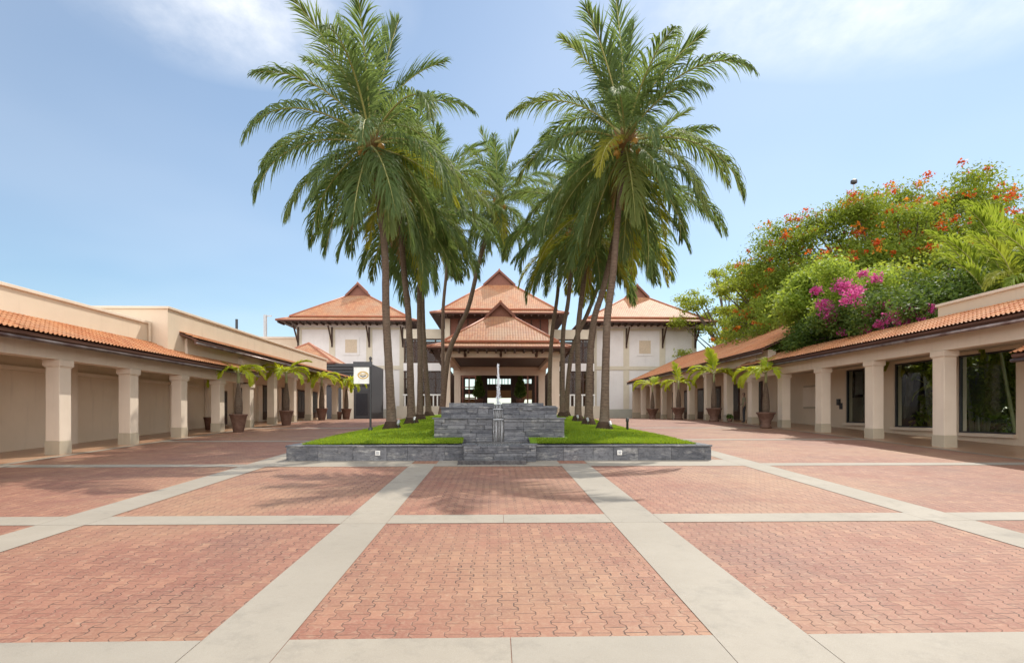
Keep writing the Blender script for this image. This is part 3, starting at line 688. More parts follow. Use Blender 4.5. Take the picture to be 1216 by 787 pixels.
# ================================================================== PLANTER, LAWN, FOUNTAIN
PX0, PX1, PY0, PY1 = -5.18, 5.43, 14.3, 33.0
def lawn_z(x, y):
    cx = (PX0+PX1)/2; a = max(0, 1-abs((x-cx)/(PX1-cx))**3.0); b = min(1, (y-PY0)/2.5); fall = max(0, min(1, (y-PY0)/8))
    return gz(y) + .385 - .13*fall + (.26*b)*a
PL = thing('planter', 'long raised lawn bed walled in dark grey slate slabs in the middle of the court', 'planter', (.1, 14.3, gz(14.3)))
def slabs(x0, x1, y, depth, z0, z1, rng, lo, hi, rows=1, jit=.012):
    m = MB(); hs = (z1-z0)/rows
    for r in range(rows):
        x = x0
        while x < x1-.01:
            l = min(rng.uniform(lo, hi), x1-x)
            if x1-x-l < .15: l = x1-x
            d = rng.uniform(0, jit)
            m.box(x+.002, x+l-.002, y-d, y+depth-.004, z0+r*hs+.0015, z0+(r+1)*hs-.0015); x += l
    return m
rn = random.Random(5)
f0 = gz(PY0)
slabs(PX0, -.80, PY0, .3, f0-.05, f0+.34, rn, .5, .95).build('front_wall', 'slate', PL, bevel=.006)
slabs(.98, PX1, PY0, .3, f0-.05, f0+.34, rn, .5, .95).build('front_wall', 'slate', PL, bevel=.006)
m = MB(); x = PX0-.02
while x < PX1:
    l = min(rn.uniform(.8, 1.2), PX1+.02-x)
    for xa, xb in ((x, min(x+l, -.8)), (max(x, .99), x+l)):
        if xb > xa+.02: m.box(xa+.002, xb-.002, PY0-.025, PY0+.32, f0+.345, f0+.39)
    x += l
m.build('coping', 'slate', PL, bevel=.006)
for xs in (PX0, PX1-.3):
    m = MB(); y = PY0+.33
    while y < PY1:
        l = 1.1; yy = y+l; h = .37 - .15*min(1, (y-PY0)/8); z = gz(y+l/2); m.box(xs, xs+.3, y+.002, yy-.002, z-.2, z+h); y += l
    m.build('side_wall', 'slate', PL, bevel=.006)
bx('rear_wall', 'slate', PL, PX0, PX1, PY1, PY1+.3, gz(PY1)-.2, gz(PY1)+.3)
# lawn surface
nx, ny = 40, 70; V = []; F = []
for j in range(ny+1):
    for i in range(nx+1):
        x = PX0+.3+(PX1-PX0-.6)*i/nx; y = PY0+.3+(PY1-PY0-.3)*j/ny
        V.append((x, y, lawn_z(x, y)))
for j in range(ny):
    for i in range(nx):
        a = j*(nx+1)+i; c = (Vector(V[a])+Vector(V[a+nx+2]))/2
        if not (-.8 < c.x < 1.0 and c.y < 15.7): F.append((a, a+1, a+nx+2, a+nx+1))
struct(MB().add(V, F).build('lawn', 'lawn', smooth=True))
def blades(n):
    rg = np.random.default_rng(11); u = rg.random(n)**1.6
    x = PX0+.28+(PX1-PX0-.56)*rg.random(n); y = PY0+.3+(16)*u
    keep = ~((x > -1.75) & (x < 1.95) & (y > 15.3) & (y < 19.5)) & ~((x > -.86) & (x < 1.06) & (y < 15.7)); x = x[keep]; y = y[keep]; k = len(x)
    z = np.array([lawn_z(a, b) for a, b in zip(x, y)])
    h = .03+.035*rg.random(k); a = rg.random(k)*6.28; wv = .008+.006*rg.random(k); le = .04*(rg.random((k, 2))-.5)*2
    dx = np.cos(a)*wv; dy = np.sin(a)*wv
    P = np.stack([np.stack([x-dx, y-dy, z-.005], 1), np.stack([x+dx, y+dy, z-.005], 1), np.stack([x+le[:, 0], y+le[:, 1], z+h], 1)], 1)
    return P.reshape(-1, 3)
gr = quads('grass', blades(90000), 3, 'grass_blade'); gr['kind'] = 'stuff'; gr['label'] = 'bright green mown grass on the raised bed'

FN = thing('fountain', 'stepped dark slate fountain with a central spillway and upright water jet', 'fountain', (.1, 15, gz(15)))
fz = f0
def ledge(x0, x1, y, depth, z0, z1, name, courses, seed):
    m = MB(); r = random.Random(seed); hs = [r.uniform(.6, 1.4) for _ in range(courses)]; s = sum(hs); z = z0
    for h in hs:
        h = h/s*(z1-z0); x = x0
        while x < x1-.01:
            l = min(r.uniform(.15, .8), x1-x)
            if x1-x-l < .1: l = x1-x
            m.box(x+.002, x+l-.002, y-r.uniform(0, .05), y+depth-r.uniform(0, .02), z+.0015, z+h-.0015); x += l
        z += h
    return m.build(name, 'slate', FN, bevel=.005)
MB().box(-.79, .98, 15.46, 15.56, f0-.1, f0+.42).build('pool_back', 'slate_wet', FN)
ledge(-.79, .98, 14.0, .26, fz+.0, fz+.39, 'basin_wall', 6, 1)
MB().box(-.83, -.45, 13.97, 14.35, fz+.393, fz+.43).box(.62, 1.02, 13.97, 14.35, fz+.393, fz+.43).build('basin_coping', 'slate', FN, bevel=.008)
bx('basin_apron', 'slate_wet', FN, -.9, .72, 13.45, 13.93, fz-.05, fz+.08, bevel=.01)
bx('basin_side', 'slate', FN, -.79, -.55, 14.27, 15.45, fz, fz+.40); bx('basin_side', 'slate', FN, .74, .98, 14.27, 15.45, fz, fz+.40)
bx('pool_water', 'water', FN, -.54, .73, 14.27, 15.45, fz+.2, fz+.38)
for xa, xb, s in ((-1.67, -.1, 2), (.22, 1.86, 3)): ledge(xa, xb, 15.55, .8, .75, 1.60, 'lower_tier', 9, s)
for xa, xb, s in ((-1.56, -.08, 4), (.20, 1.74, 5)): ledge(xa, xb, 16.36, .7, 1.2, 1.9, 'middle_tier', 7, s)
for xa, xb, s in ((-1.4, -.06, 6), (.18, 1.42, 7)): ledge(xa, xb, 17.07, 2.2, 1.5, 2.07, 'upper_tier', 6, s)
MB().box(-1.72, -.1, 15.5, 16.38, 1.602, 1.64).box(.22, 1.9, 15.5, 16.38, 1.602, 1.64).build('tier_coping', 'slate', FN, bevel=.008)
MB().box(-1.6, -.08, 16.32, 17.1, 1.902, 1.935).box(.2, 1.78, 16.32, 17.1, 1.902, 1.935).build('tier_coping', 'slate', FN, bevel=.008)
# spillway steps and falling water
m = MB().box(-.098, .218, 15.66, 16.5, .8, 1.56).box(-.078, .198, 16.5, 17.2, .9, 1.85).box(-.058, .178, 17.2, 19.2, 1.2, 2.0)
m.build('spillway', 'slate_wet', FN)
for (ya, yb, za, zb) in ((15.60, 15.64, .95, 1.585), (16.44, 16.48, 1.58, 1.87), (17.14, 17.18, 1.87, 2.02)):
    mm = MB(); r = random.Random(int(ya*100))
    for i in range(7):
        x = -.07+.26*i/6+r.uniform(-.015, .015); wv = r.uniform(.003, .009); d = r.uniform(0, .03); zt2 = zb-r.uniform(0, .02); zb2 = za+r.uniform(0, .15)*(zb-za)
        mm.tube([(x, ya+.03, zt2), (x+r.uniform(-.01, .01), ya-d, (zt2+zb2)/2), (x+r.uniform(-.02, .02), ya-d-.02, zb2)], [wv*.6, wv, wv*.7], 5)
    mm.build('falling_water', 'spray', FN, smooth=True)
for ya, yb, z in ((15.64, 16.44, 1.565), (16.48, 17.14, 1.855), (17.18, 18.0, 2.012)): bx('channel_water', 'water', FN, -.07, .19, ya, yb, z, z+.012)
for y, z in ((15.62, 1.585), (16.46, 1.875), (17.16, 2.03)): MB().box(-.08, .2, y-.05, y+.05, z, z+.015).build('foam', 'spray', FN)
# jet
jx, jy = .07, 17.6; r = random.Random(9); mm = MB()
H0, H1 = 2.0, 3.3
mm.tube([(jx, jy, H0), (jx-.01, jy, 2.5), (jx, jy, 2.95), (jx-.02, jy, 3.2), (jx-.02, jy, H1)], [.014, .018, .028, .02, .003], 8)
mm.build('water_jet', 'spray', FN, smooth=True)
mm = MB()
for i in range(420):
    t = r.random()**.7; z = H0+(H1-H0)*(1-t*.98); sp = .008+.06*t*r.random()+.03*r.random()**3; a = r.uniform(0, 6.28); s = r.uniform(.006, .016)
    x, y = jx+sp*math.cos(a), jy+sp*math.sin(a)
    mm.add([(x-s, y, z), (x+s, y, z), (x, y-s, z), (x, y+s, z), (x, y, z-s*1.8), (x, y, z+s*1.8)], [(0,2,5),(2,1,5),(1,3,5),(3,0,5),(2,0,4),(1,2,4),(3,1,4),(0,3,4)])
sp_ = mm.build('spray', 'spray', FN); sp_['kind'] = 'stuff'
tag(MB().lathe([(.22, 0), (.33, .1), (.34, .25), (.28, .3)], (1.62, 18.2, 1.7)).build('stone_bowl', 'slate', smooth=True), 'round dark stone bowl beside the top step of the fountain', 'bowl')
# small lights set in the planter wall, garden spot lamps
for x, lab in ((-2.93, 'small white square step light set in the slate wall left of the fountain'), (3.1, 'small white square step light set in the slate wall right of the fountain')):
    t = thing('step_light', lab, 'wall light', (x, PY0-.02, f0+.2), 'step lights in the slate wall')
    bx('frame', 'lamp_white', t, x-.06, x+.06, PY0-.035, PY0-.013, f0+.14, f0+.26, bevel=.005); bx('lens', 'grey_metal', t, x-.035, x+.035, PY0-.045, PY0-.036, f0+.17, f0+.24)
p = W(745, 510, 19.2); z = lawn_z(min(p.x, 5), p.y)
t = thing('bollard_light', 'short dark bollard lamp on the lawn right of the nearest right palm', 'lamp', (p.x, p.y, z))
MB().lathe([(.04, -.05), (.04, .30), (.055, .31), (.055, .40), (.03, .43)], (p.x, p.y, z), 12).build('post', 'dark_metal', t, smooth=True); MB().lathe([(.1, -.02), (.1, .02)], (p.x, p.y, z), 12).build('foot', 'dark_metal', t)
# sign
p = W(440, 511, 18.8); z = lawn_z(p.x, p.y)
SG = thing('sign_post', 'dark post with a white hanging sign bearing a gold oval emblem on the left lawn', 'sign', (p.x, p.y, z))
MB().tube([(p.x, p.y, z-.1), (p.x, p.y, z+2.35)], .035, 10).lathe([(.05, 2.35), (.05, 2.4), (.02, 2.44)], (p.x, p.y, z), 10).build('post', 'dark_metal', SG)
MB().lathe([(.09, 0), (.09, .03), (.06, .12)], (p.x, p.y, z), 12).build('foot', 'dark_metal', SG)
bx('header', 'charcoal', SG, p.x-.56, p.x+.05, p.y-.035, p.y+.035, z+2.1, z+2.27)
pb = bx('panel', 'sign_white', SG, p.x-.545, p.x-.04, p.y-.012, p.y+.012, z+1.55, z+2.095)
ex, ez, yy = p.x-.24, z+1.83, p.y-.017
def oval(rx, rz, tk, y):
    m = MB(); n = 32
    for k in range(n):
        a, b = 2*math.pi*k/n, 2*math.pi*(k+1)/n
        m.add([(ex+rx*math.cos(a), y, ez+rz*math.sin(a)), (ex+rx*math.cos(b), y, ez+rz*math.sin(b)), (ex+(rx-tk)*math.cos(b), y, ez+(rz-tk)*math.sin(b)), (ex+(rx-tk)*math.cos(a), y, ez+(rz-tk)*math.sin(a)),
               (ex+rx*math.cos(a), y+.005, ez+rz*math.sin(a)), (ex+rx*math.cos(b), y+.005, ez+rz*math.sin(b)), (ex+(rx-tk)*math.cos(b), y+.005, ez+(rz-tk)*math.sin(b)), (ex+(rx-tk)*math.cos(a), y+.005, ez+(rz-tk)*math.sin(a))],
              [(0,1,2,3),(4,7,6,5),(0,4,5,1),(2,6,7,3)])
    return m
em = oval(.18, .125, .035, yy-.003); 
for i in range(7): a = -1.2+i*.4; em.box(ex-.13+i*.037, ex-.13+i*.037+.018, yy-.004, yy, ez-.01, ez+.06+.02*math.cos(i))
em.build('emblem', 'gold', pb)
MB().bar((ex-.09, yy, ez-.02), (ex, yy, ez-.055), .004, .03).bar((ex, yy, ez-.055), (ex+.1, yy, ez-.01), .004, .03).build('emblem', 'dark_metal', pb)

# ================================================================== PALMS
def frond_mesh(name, L, th0, droop, nl, ll, seed, lw=.042, stem=.12, hang=1.0, pw=1.35):
    """a pinnate leaf: arching rachis in the x-z plane, leaflets that sag under their weight"""
    rg = np.random.default_rng(seed); N = 24; pts = [np.zeros(3)]; ang = []
    for i in range(N):
        s = (i+.5)/N; a = th0 - droop*s**pw; ang.append(a); pts.append(pts[-1]+np.array([math.cos(a), 0, math.sin(a)])*L/N)
    pts = np.array(pts); bend = (rg.random()-.5)*.5; pts[:, 1] += bend*np.linspace(0, 1, N+1)**2*L*.25
    m = MB(); r = [.042*(1-.8*i/N)*(L/4.5)**.5 for i in range(N+1)]
    m.tube(pts, r, 5)
    rac = (m.v, m.f)
    V = []
    for i in range(nl):
        t = stem + (1-stem)*(i+.5)/nl; f = t*N; k = min(int(f), N-1); p = pts[k]+(pts[k+1]-pts[k])*(f-k)
        d = pts[k+1]-pts[k]; d = d/np.linalg.norm(d); side0 = np.array([0, 1, 0]); up = np.cross(d, side0); up = up if up[2] > 0 or abs(d[2]) > .9 else -up
        if abs(d[2]) > .9: up = np.array([-d[2], 0, d[0]])
        prof = min(1, ((t-stem)/.12)**.6) * (1-.75*max(0, (t-.55)/.45)**1.6)
        for sgn in (-1, 1):
            if rg.random() < .05: continue
            l = ll*prof*(.85+.3*rg.random()); fw = .55+.75*t+.15*rg.normal()
            dr = d*math.sin(min(fw, 1.35)) + side0*sgn*math.cos(min(fw, 1.35)) + up*(.28+.2*rg.normal()*.5)
            dr = dr/np.linalg.norm(dr); q = p.copy(); ww = lw*(.8+.4*rg.random()); seg = 4; cur = dr.copy(); last = None
            for j in range(seg):
                sfr = (j+1)/seg
                wv = cur; nr = np.cross(wv, d); nn = np.linalg.norm(nr); nr = nr/nn if nn > 1e-3 else up
                wd_ = np.cross(nr, wv); wd_ = wd_/np.linalg.norm(wd_)
                wj = ww*(.55, 1, .9, .5)[j]; wj2 = ww*(1, .9, .5, .04)[j]
                q2 = q + cur*l/seg
                a0, a1 = (q-wd_*wj/2, q+wd_*wj/2) if last is None else last
                b0, b1 = q2-wd_*wj2/2, q2+wd_*wj2/2
                V += [a0, a1, b1, b0]; last = (b0, b1); q = q2
                cur = cur + np.array([0, 0, -1])*hang*(.22+.16*rg.random())*(.5+sfr); cur = cur/np.linalg.norm(cur)
    # one mesh: leaflets as strips + rachis
    V = np.array(V); nq = len(V)//4
    verts = [tuple(v) for v in V]; faces = [(4*i, 4*i+1, 4*i+2, 4*i+3) for i in range(nq)]
    # weld the strips of each leaflet so that random-per-island colours whole leaflets
    vv = []; ff = []
    for i in range(0, nq, 4):
        b = len(vv); vv += [verts[4*i], verts[4*i+1]]
        for j in range(4): vv += [verts[4*(i+j)+3], verts[4*(i+j)+2]]
        for j in range(4): ff.append((b+2*j, b+2*j+1, b+2*j+3, b+2*j+2))
    k = len(vv); vv += [tuple(q) for q in rac[0]]; nf = len(ff); ff += [tuple(i+k for i in f) for f in rac[1]]
    me = bpy.data.meshes.new(name); me.from_pydata(vv, [], ff); me.update()
    mi = np.zeros(len(ff), np.int32); mi[nf:] = 1
    return me, mi
def frond_set(kinds, leafm, prefix):
    out = []
    for (L, th, dr, nl, ll, seed, lw, hang) in kinds:
        me, mi = frond_mesh('frond', L, th, dr, nl, ll, seed, lw, hang=hang)
        me.materials.append(MATS[leafm]); me.materials.append(MATS['rachis']); me.polygons.foreach_set('material_index', mi)
        out.append(me)
    return out
COCO = []                                                   # (meshes by age) upright -> hanging
for lvl, (th, dr, L, hang) in enumerate(((1.47, .25, 4.3, .3), (1.2, .8, 4.4, .9), (.9, 1.5, 4.6, 1.9), (.45, 1.45, 4.6, 2.6), (.05, 1.3, 4.4, 2.8), (-.42, .95, 4.2, 2.4), (-.88, .55, 3.9, 1.8))):
    COCO.append(frond_set([(L*(.94+.06*s), th, dr*(.85+.15*s), 72, 1.25, 10*lvl+s, .05, hang) for s in (0, 1, 2)], 'palm_leaf', 'coco'))
COCOY = frond_set([(4.2, -.3, 1.0, 60, .95, 301, .05, 1.3), (4.0, -.75, .7, 60, .9, 302, .05, 1.2), (4.4, .2, 1.2, 60, .95, 303, .05, 1.2)], 'palm_leaf_yellow', 'cocoy')
COCOD = frond_set([(3.0, -1.25, .25, 34, .7, 401, .04, 1.2)], 'palm_dead', 'dead')
def smooth_path(pts, n=26):
    pts = [Vector(p) for p in pts]; out = []
    for i in range(n+1):
        f = i/n*(len(pts)-1); k = min(int(f), len(pts)-2); t = f-k
        p0, p1, p2, p3 = pts[max(k-1, 0)], pts[k], pts[k+1], pts[min(k+2, len(pts)-1)]
        out.append(.5*((2*p1)+(-p0+p2)*t+(2*p0-5*p1+4*p2-p3)*t*t+(-p0+3*p1-3*p2+p3)*t**3))
    return out
def coco_palm(label, path, depth, rbase, nf, seed, scale=1.0, yellow=1, droop_bias=0, nuts=True):
    rd = random.Random(seed)
    pts = [W(x, y, depth) for x, y in path]
    b = pts[0]; b.z = lawn_z(max(PX0+.4, min(PX1-.4, b.x)), b.y)-.05 if PY0 < b.y < PY1 else gz(b.y)
    t = thing('coconut_palm', label, 'palm tree', tuple(b), 'coconut palms growing on the raised lawn')
    sp = smooth_path(pts, 40); n = len(sp)
    rad = [rbase*(1.0-.32*i/n) + rbase*.9*math.exp(-i/1.6) for i in range(n)]
    rad = [q*(1+.03*math.sin(i*2.3)) for i, q in enumerate(rad)]
    MB().tube(sp, rad, 12).build('trunk', 'palm_trunk', t, smooth=True)
    MB().lathe([(rbase*2.5, -.06), (rbase*2.3, .05), (rbase*1.9, .16), (rbase*1.5, .3)], tuple(b), 14).build('root_base', 'soil', t, smooth=True)
    top = sp[-1]
    ga = 2.39996; off = rd.random()*6.28
    for i in range(nf):
        age = (i+.5)/nf; lv = min(6, int((age**.8)*7.0)); me = rd.choice(COCO[lv])
        if yellow and lv >= 5 and rd.random() < .22*yellow: me = rd.choice(COCOY)
        o = bpy.data.objects.new('frond', me); COL.objects.link(o)
        az = off + i*ga + rd.uniform(-.25, .25)
        child(o, t, (top.x-b.x, top.y-b.y, top.z-b.z+.25-.35*age), (rd.uniform(-.12, .12), rd.uniform(-.1, .1), az), scale*rd.uniform(.88, 1.08))
    for i in range(2):
        o = bpy.data.objects.new('dead_frond', COCOD[0]); COL.objects.link(o)
        child(o, t, (top.x-b.x, top.y-b.y, top.z-b.z-.15), (0, 0, rd.random()*6.28), scale*rd.uniform(.6, .95))
    m = MB()
    for i in range(14 if nuts else 4):
        a = rd.random()*6.28; rr = rd.uniform(.26, .5); zc = top.z-.2+rd.uniform(-.22, .2); s = rd.uniform(.09, .13)
        MB().lathe([(.01, -s*1.2), (s*.7, -s*.8), (s, 0), (s*.75, s*.8), (.01, s*1.2)], (top.x+rr*math.cos(a), top.y+rr*math.sin(a), zc), 8).build('coconut', 'coconut', t, smooth=True)
    m = MB()                                                # fibrous leaf sheaths round the crown heart
    for i in range(9):
        a = i*.7; m.tube([(top.x, top.y, top.z-.35), (top.x+.16*math.cos(a), top.y+.16*math.sin(a), top.z+.05), (top.x+.42*math.cos(a), top.y+.42*math.sin(a), top.z+.35)], [.1, .09, .02], 6)
    m.build('leaf_sheath', 'palm_dead', t, smooth=True)
    return t
coco_palm('tall coconut palm nearest the court on the left lawn, full crown with orange nuts', [(465.5, 509), (462, 440), (458.5, 374), (457, 300), (449, 230), (440, 172)], 19.0, .145, 37, 1, .96)
coco_palm('coconut palm second from the left, its crown hidden behind the nearest left palm', [(488.7, 501), (487, 430), (485, 374), (480, 325), (477, 280), (475, 238)], 23.2, .145, 28, 2, .95)
coco_palm('straight coconut palm third from the left, close behind the second trunk', [(498.6, 496), (499, 430), (498, 372), (499, 320), (502, 258)], 26.8, .14, 26, 3, .95)
coco_palm('coconut palm fourth from the left with a trunk slanting slightly to the left', [(509.5, 492.5), (505, 430), (502, 370), (503, 325), (512, 250)], 30.6, .14, 28, 4, 1.0)
coco_palm('leaning coconut palm whose trunk curves right across the porch roof', [(524, 488), (532, 425), (544, 392), (557, 362), (572, 300), (592, 240)], 36.0, .17, 30, 5, .92, 1.6)
coco_palm('thin young coconut palm behind the leaning trunk left of the porch', [(526, 485), (526, 430), (526, 372), (530, 326), (536, 275)], 38.0, .13, 20, 6, .8, 1.5, nuts=False)
coco_palm('tall coconut palm nearest the court on the right lawn with a reddish leaning trunk', [(717.5, 510), (719.5, 425), (721.5, 375), (728, 326), (732.5, 270), (742, 170)], 18.6, .135, 37, 7, .94)
coco_palm('coconut palm second from the right, trunk bending right behind the nearest right palm', [(699, 502.6), (700.7, 425), (705.6, 379), (715.5, 346), (726, 300), (738, 238)], 22.3, .14, 28, 8, .95)
coco_palm('coconut palm third from the right with a straight grey trunk', [(686.5, 498.4), (686.5, 440), (686.5, 392), (694, 326), (700, 270)], 25.0, .135, 28, 9, .95)
coco_palm('coconut palm fourth from the right, just right of the fountain top', [(668, 493.5), (668, 440), (669, 392), (675, 355), (682, 275)], 29.5, .135, 26, 10, .95, 1.4)
coco_palm('slim coconut palm standing directly behind the fountain at its right end', [(652.5, 487), (653, 440), (656, 392), (662, 350), (667, 288)], 33.0, .13, 24, 11, .85, 1.8, nuts=False)
coco_palm('coconut palm leaning far to the right between the third and fourth right trunks', [(672, 488), (679, 418), (699, 369), (714, 329), (727, 282)], 31.8, .13, 24, 12, .85, 1.2, nuts=False)
# uplights fixed at the foot of palms
for i, (x, y, d, lab) in enumerate(((473, 506, 18.7, 'small pale spotlight at the foot of the nearest left palm'), (725, 507, 18.3, 'small pale spotlight at the foot of the nearest right palm'), (492, 499, 22.8, 'small pale spotlight at the foot of the second left palm'),
                                    (698, 500, 22.0, 'small pale spotlight at the foot of the second right palm'), (686, 496.5, 24.7, 'small pale spotlight at the foot of the third right palm'))):
    p = W(x, y, d); z = lawn_z(p.x, p.y)
    t = thing('garden_spotlight', lab, 'spotlight', (p.x, p.y, z), 'garden spotlights at the palm feet')
    MB().tube([(p.x, p.y, z-.05), (p.x, p.y, z+.14)], .015, 6).build('spike', 'dark_metal', t); MB().tube([(p.x, p.y-.08, z+.16), (p.x, p.y+.08, z+.26)], [.04, .05], 10).build('lamp_head', 'grey_metal', t)

# ---- potted bottle palms
BOT = frond_set([(1.35, th, dr, 34, .42, 500+i, .065, h) for i, (th, dr, h) in enumerate(((1.35, .5, .3), (1.0, 1.2, .5), (.8, 1.7, .6), (.55, 1.8, .8), (.35, 1.9, .9)))], 'bottle_leaf', 'bottle')
LGRP = 'potted bottle palms along the left arcade'; RGRP = 'potted bottle palms along the right arcade'
def bottle_palm(label, x, y, ht, group, azs, urn, sc=1.0, seed=0, fr=1.0):
    rd = random.Random(seed); z = gz(y)
    t = thing('potted_palm', label, 'potted palm', (x, y, z), group)
    if urn: prof = [(.24, 0), (.27, .03), (.27, .09), (.21, .14), (.24, .24), (.22, .30), (.31, .45), (.39, .66), (.44, .70), (.44, .77), (.37, .77), (.35, .70)]
    else: prof = [(.20, 0), (.21, .02), (.28, .40), (.34, .68), (.37, .70), (.37, .77), (.32, .77), (.31, .70)]
    prof = [(r*sc, h*sc) for r, h in prof]
    MB().lathe(prof, (x, y, z), 28).build('pot', 'terracotta', t, smooth=True); ph = .7*sc
    MB().lathe([(.3*sc, 0), (.3*sc, .01)], (x, y, z+ph), 16).build('soil', 'soil', t)
    hs = ht-ph; MB().lathe([(.15, -.05), (.17, .12*hs), (.165, .3*hs), (.12, .5*hs), (.075, .66*hs), (.06, .74*hs)], (x, y, z+ph), 14).build('trunk', 'palm_trunk', t, smooth=True)
    MB().lathe([(.065, .72*hs), (.07, .8*hs), (.055, .95*hs), (.03, hs)], (x, y, z+ph), 12).build('crownshaft', 'crownshaft', t, smooth=True)
    for i, (az, kind) in enumerate(azs):
        o = bpy.data.objects.new('frond', BOT[kind]); COL.objects.link(o)
        child(o, t, (0, 0, ht-.1), (rd.uniform(-.15, .15), 0, R(az)), fr*rd.uniform(.85, 1.1))
LA = [(180, 3), (0, 3), (215, 2), (-40, 4), (110, 2), (150, 3), (35, 2), (-100, 3), (195, 4), (-15, 2)]
bottle_palm('bottle palm in a tapered brown pot, nearest of those along the left arcade', -11.05, 24.9, 2.62, LGRP, LA, False, 1.0, 1, 1.05)
bottle_palm('bottle palm in a tapered brown pot, second along the left arcade', -10.85, 29.95, 2.75, LGRP, [(a+15, k) for a, k in LA[:8]]+[(20, 1)], False, 1.0, 2, 1.1)
bottle_palm('bottle palm in a tapered brown pot, third along the left arcade', -11.1, 36.8, 2.75, LGRP, [(a+70, k) for a, k in LA], False, 1.0, 3, 1.1)
bottle_palm('bottle palm in a tapered brown pot, farthest along the left arcade by the dark entry', -11.2, 43.2, 2.85, LGRP, [(a+130, k) for a, k in LA], False, 1.05, 4, 1.2)
bottle_palm('bottle palm in a brown urn nearest on the right with yellow hanging fronds', 13.05, 27.35, 2.75, RGRP, [(185, 4), (170, 3), (200, 4), (35, 1), (60, 1), (150, 4), (-90, 3), (230, 3), (100, 2)], True, 1.0, 5, 1.2)
bottle_palm('bottle palm in a brown urn, second on the right, with one upright spear leaf', 12.95, 33.7, 2.95, RGRP, [(180, 3), (0, 4), (160, 2), (200, 4), (20, 3), (90, 0), (-60, 3), (95, 0)], True, 1.05, 6, 1.25)
bottle_palm('bottle palm in a brown urn, third on the right', 12.5, 38.9, 2.6, RGRP, [(180, 3), (150, 3), (210, 4), (10, 3), (60, 2), (-60, 4), (100, 0)], True, 1.1, 7, 1.15)
bottle_palm('bottle palm in a brown urn farthest on the right near the pavilion', 12.6, 45.8, 2.75, RGRP, [(185, 3), (150, 2), (220, 3), (40, 1), (60, 1), (-40, 3)], True, 1.1, 8, 1.25)
for x, y, lab in ((-12.9, 26.3, 'small square brown planter box behind a left column near the nearest left pot'), (-11.75, 43.0, 'small brown empty pot beside the farthest left potted palm')):
    z = gz(y); tag(MB().lathe([(.22, 0), (.29, .5), (.31, .52), (.31, .58), (.26, .58), (.25, .5)], (x, y, z), 20).build('flower_pot', 'terracotta', smooth=True), lab, 'pot')
p = (14.6, 33.2); t = thing('potted_plant', 'small leafy plant low on the floor behind the standing person', 'plant', (p[0]-.9, p[1], gz(33)))
MB().lathe([(.12, 0), (.17, .2), (.15, .2)], (p[0]-.9, p[1], gz(33)), 14).build('pot', 'terracotta', t, smooth=True)
quads('foliage', leafcloud(rng, [((p[0]-.9, p[1], gz(33)+.32), (.22, .22, .16))], 160, .12), 4, 'bush_leaf', t)

# ================================================================== GARDEN ON THE RIGHT
def tree(name, label, cat, base, fork, clusters, leafm, n, size, trunk_r, seed, extra=(), up=.5, group=None, lim=.09, shell=.25, asp=.5):
    rg = np.random.default_rng(seed); rd = random.Random(seed)
    t = thing(name, label, cat, base, group)
    b = Vector(base); f = Vector(fork)
    mid = b.lerp(f, .5)+Vector((rd.uniform(-.3, .3), rd.uniform(-.3, .3), 0))
    MB().tube(smooth_path([b, mid, f], 10), [trunk_r*(1.35-.55*i/10) for i in range(11)], 12).build('trunk', 'bark', t, smooth=True)
    m = MB(); picks = list(range(len(clusters))); rd.shuffle(picks)
    for k in picks[:max(12, len(picks)*2//3)]:
        c = Vector(clusters[k][0]); md = f.lerp(c, .5); md.z += rd.uniform(-.1, .25)*(c-f).length*.4
        r0 = lim*rd.uniform(.7, 1.5); m.tube(smooth_path([f, md, c], 8), [r0*(1-.85*i/8)+.01 for i in range(9)], 6)
    m.build('branches', 'bark', t, smooth=True)
    quads('crown', leafcloud(rg, clusters, n, size, up, shell, asp), 4, leafm, t)
    for (nm, mm, cnt, sz, sel) in extra:
        cl = [(tuple(np.array(c)+np.array((0, 0, r[2]*.5))), tuple(q*.9 for q in r)) for c, r in clusters if rd.random() < sel]
        sub = []
        for c, r in cl:
            for _ in range(4): q = rd.uniform(.1, .26); sub.append(((c[0]+rd.uniform(-1, 1)*r[0]*.85, c[1]+rd.uniform(-1, 1)*r[1]*.85, c[2]+rd.uniform(-.2, .6)*r[2]), (r[0]*q, r[1]*q, r[2]*q*1.3)))
        if sub: quads(nm, leafcloud(rg, sub, cnt, sz, .3, .1, .8), 4, mm, t)
    return t
def dome(cx, cy, cz, rx, ry, rz, n, cr, seed, zmin=-.15, flat=.5):
    rd = random.Random(seed); out = []
    while len(out) < n:
        a = rd.uniform(0, 6.28); u = rd.uniform(zmin, 1); r = math.sqrt(max(0, 1-u*u)); k = rd.uniform(.72, 1.0) if rd.random() < .8 else rd.uniform(.3, .7)
        s = cr*rd.uniform(.65, 1.3)
        out.append(((cx+rx*r*math.cos(a)*k, cy+ry*r*math.sin(a)*k, cz+rz*u*k), (s, s, s*flat)))
    return out
GZ = 1.4
cl = dome(30.0, 41, 7.5, 13.0, 9.5, 11.2, 250, 1.85, 21, -.1, .5)
tree('flame_tree', 'huge spreading flame tree with scattered red blossoms behind the right arcade', 'tree', (29.5, 41, GZ), (29.3, 41, 6.0), cl, 'flame_leaf', 260000, .19, .5, 22,
     (('blossoms', 'blossom_red', 16000, .16, .8), ('blossoms', 'blossom_orange', 6500, .15, .4)), lim=.16, shell=.1)
cl = dome(24.0, 47, 9.0, 6.2, 5.0, 6.2, 75, 1.2, 31, -.5, .5)
tree('flame_tree', 'smaller tree with orange blossoms between the big flame tree and the tiled arcade roof', 'tree', (24.0, 47, GZ), (23.8, 47, 5.5), cl, 'light_leaf', 32000, .22, .28, 32,
     (('blossoms', 'blossom_orange', 1700, .17, .35),), lim=.1, shell=.1)
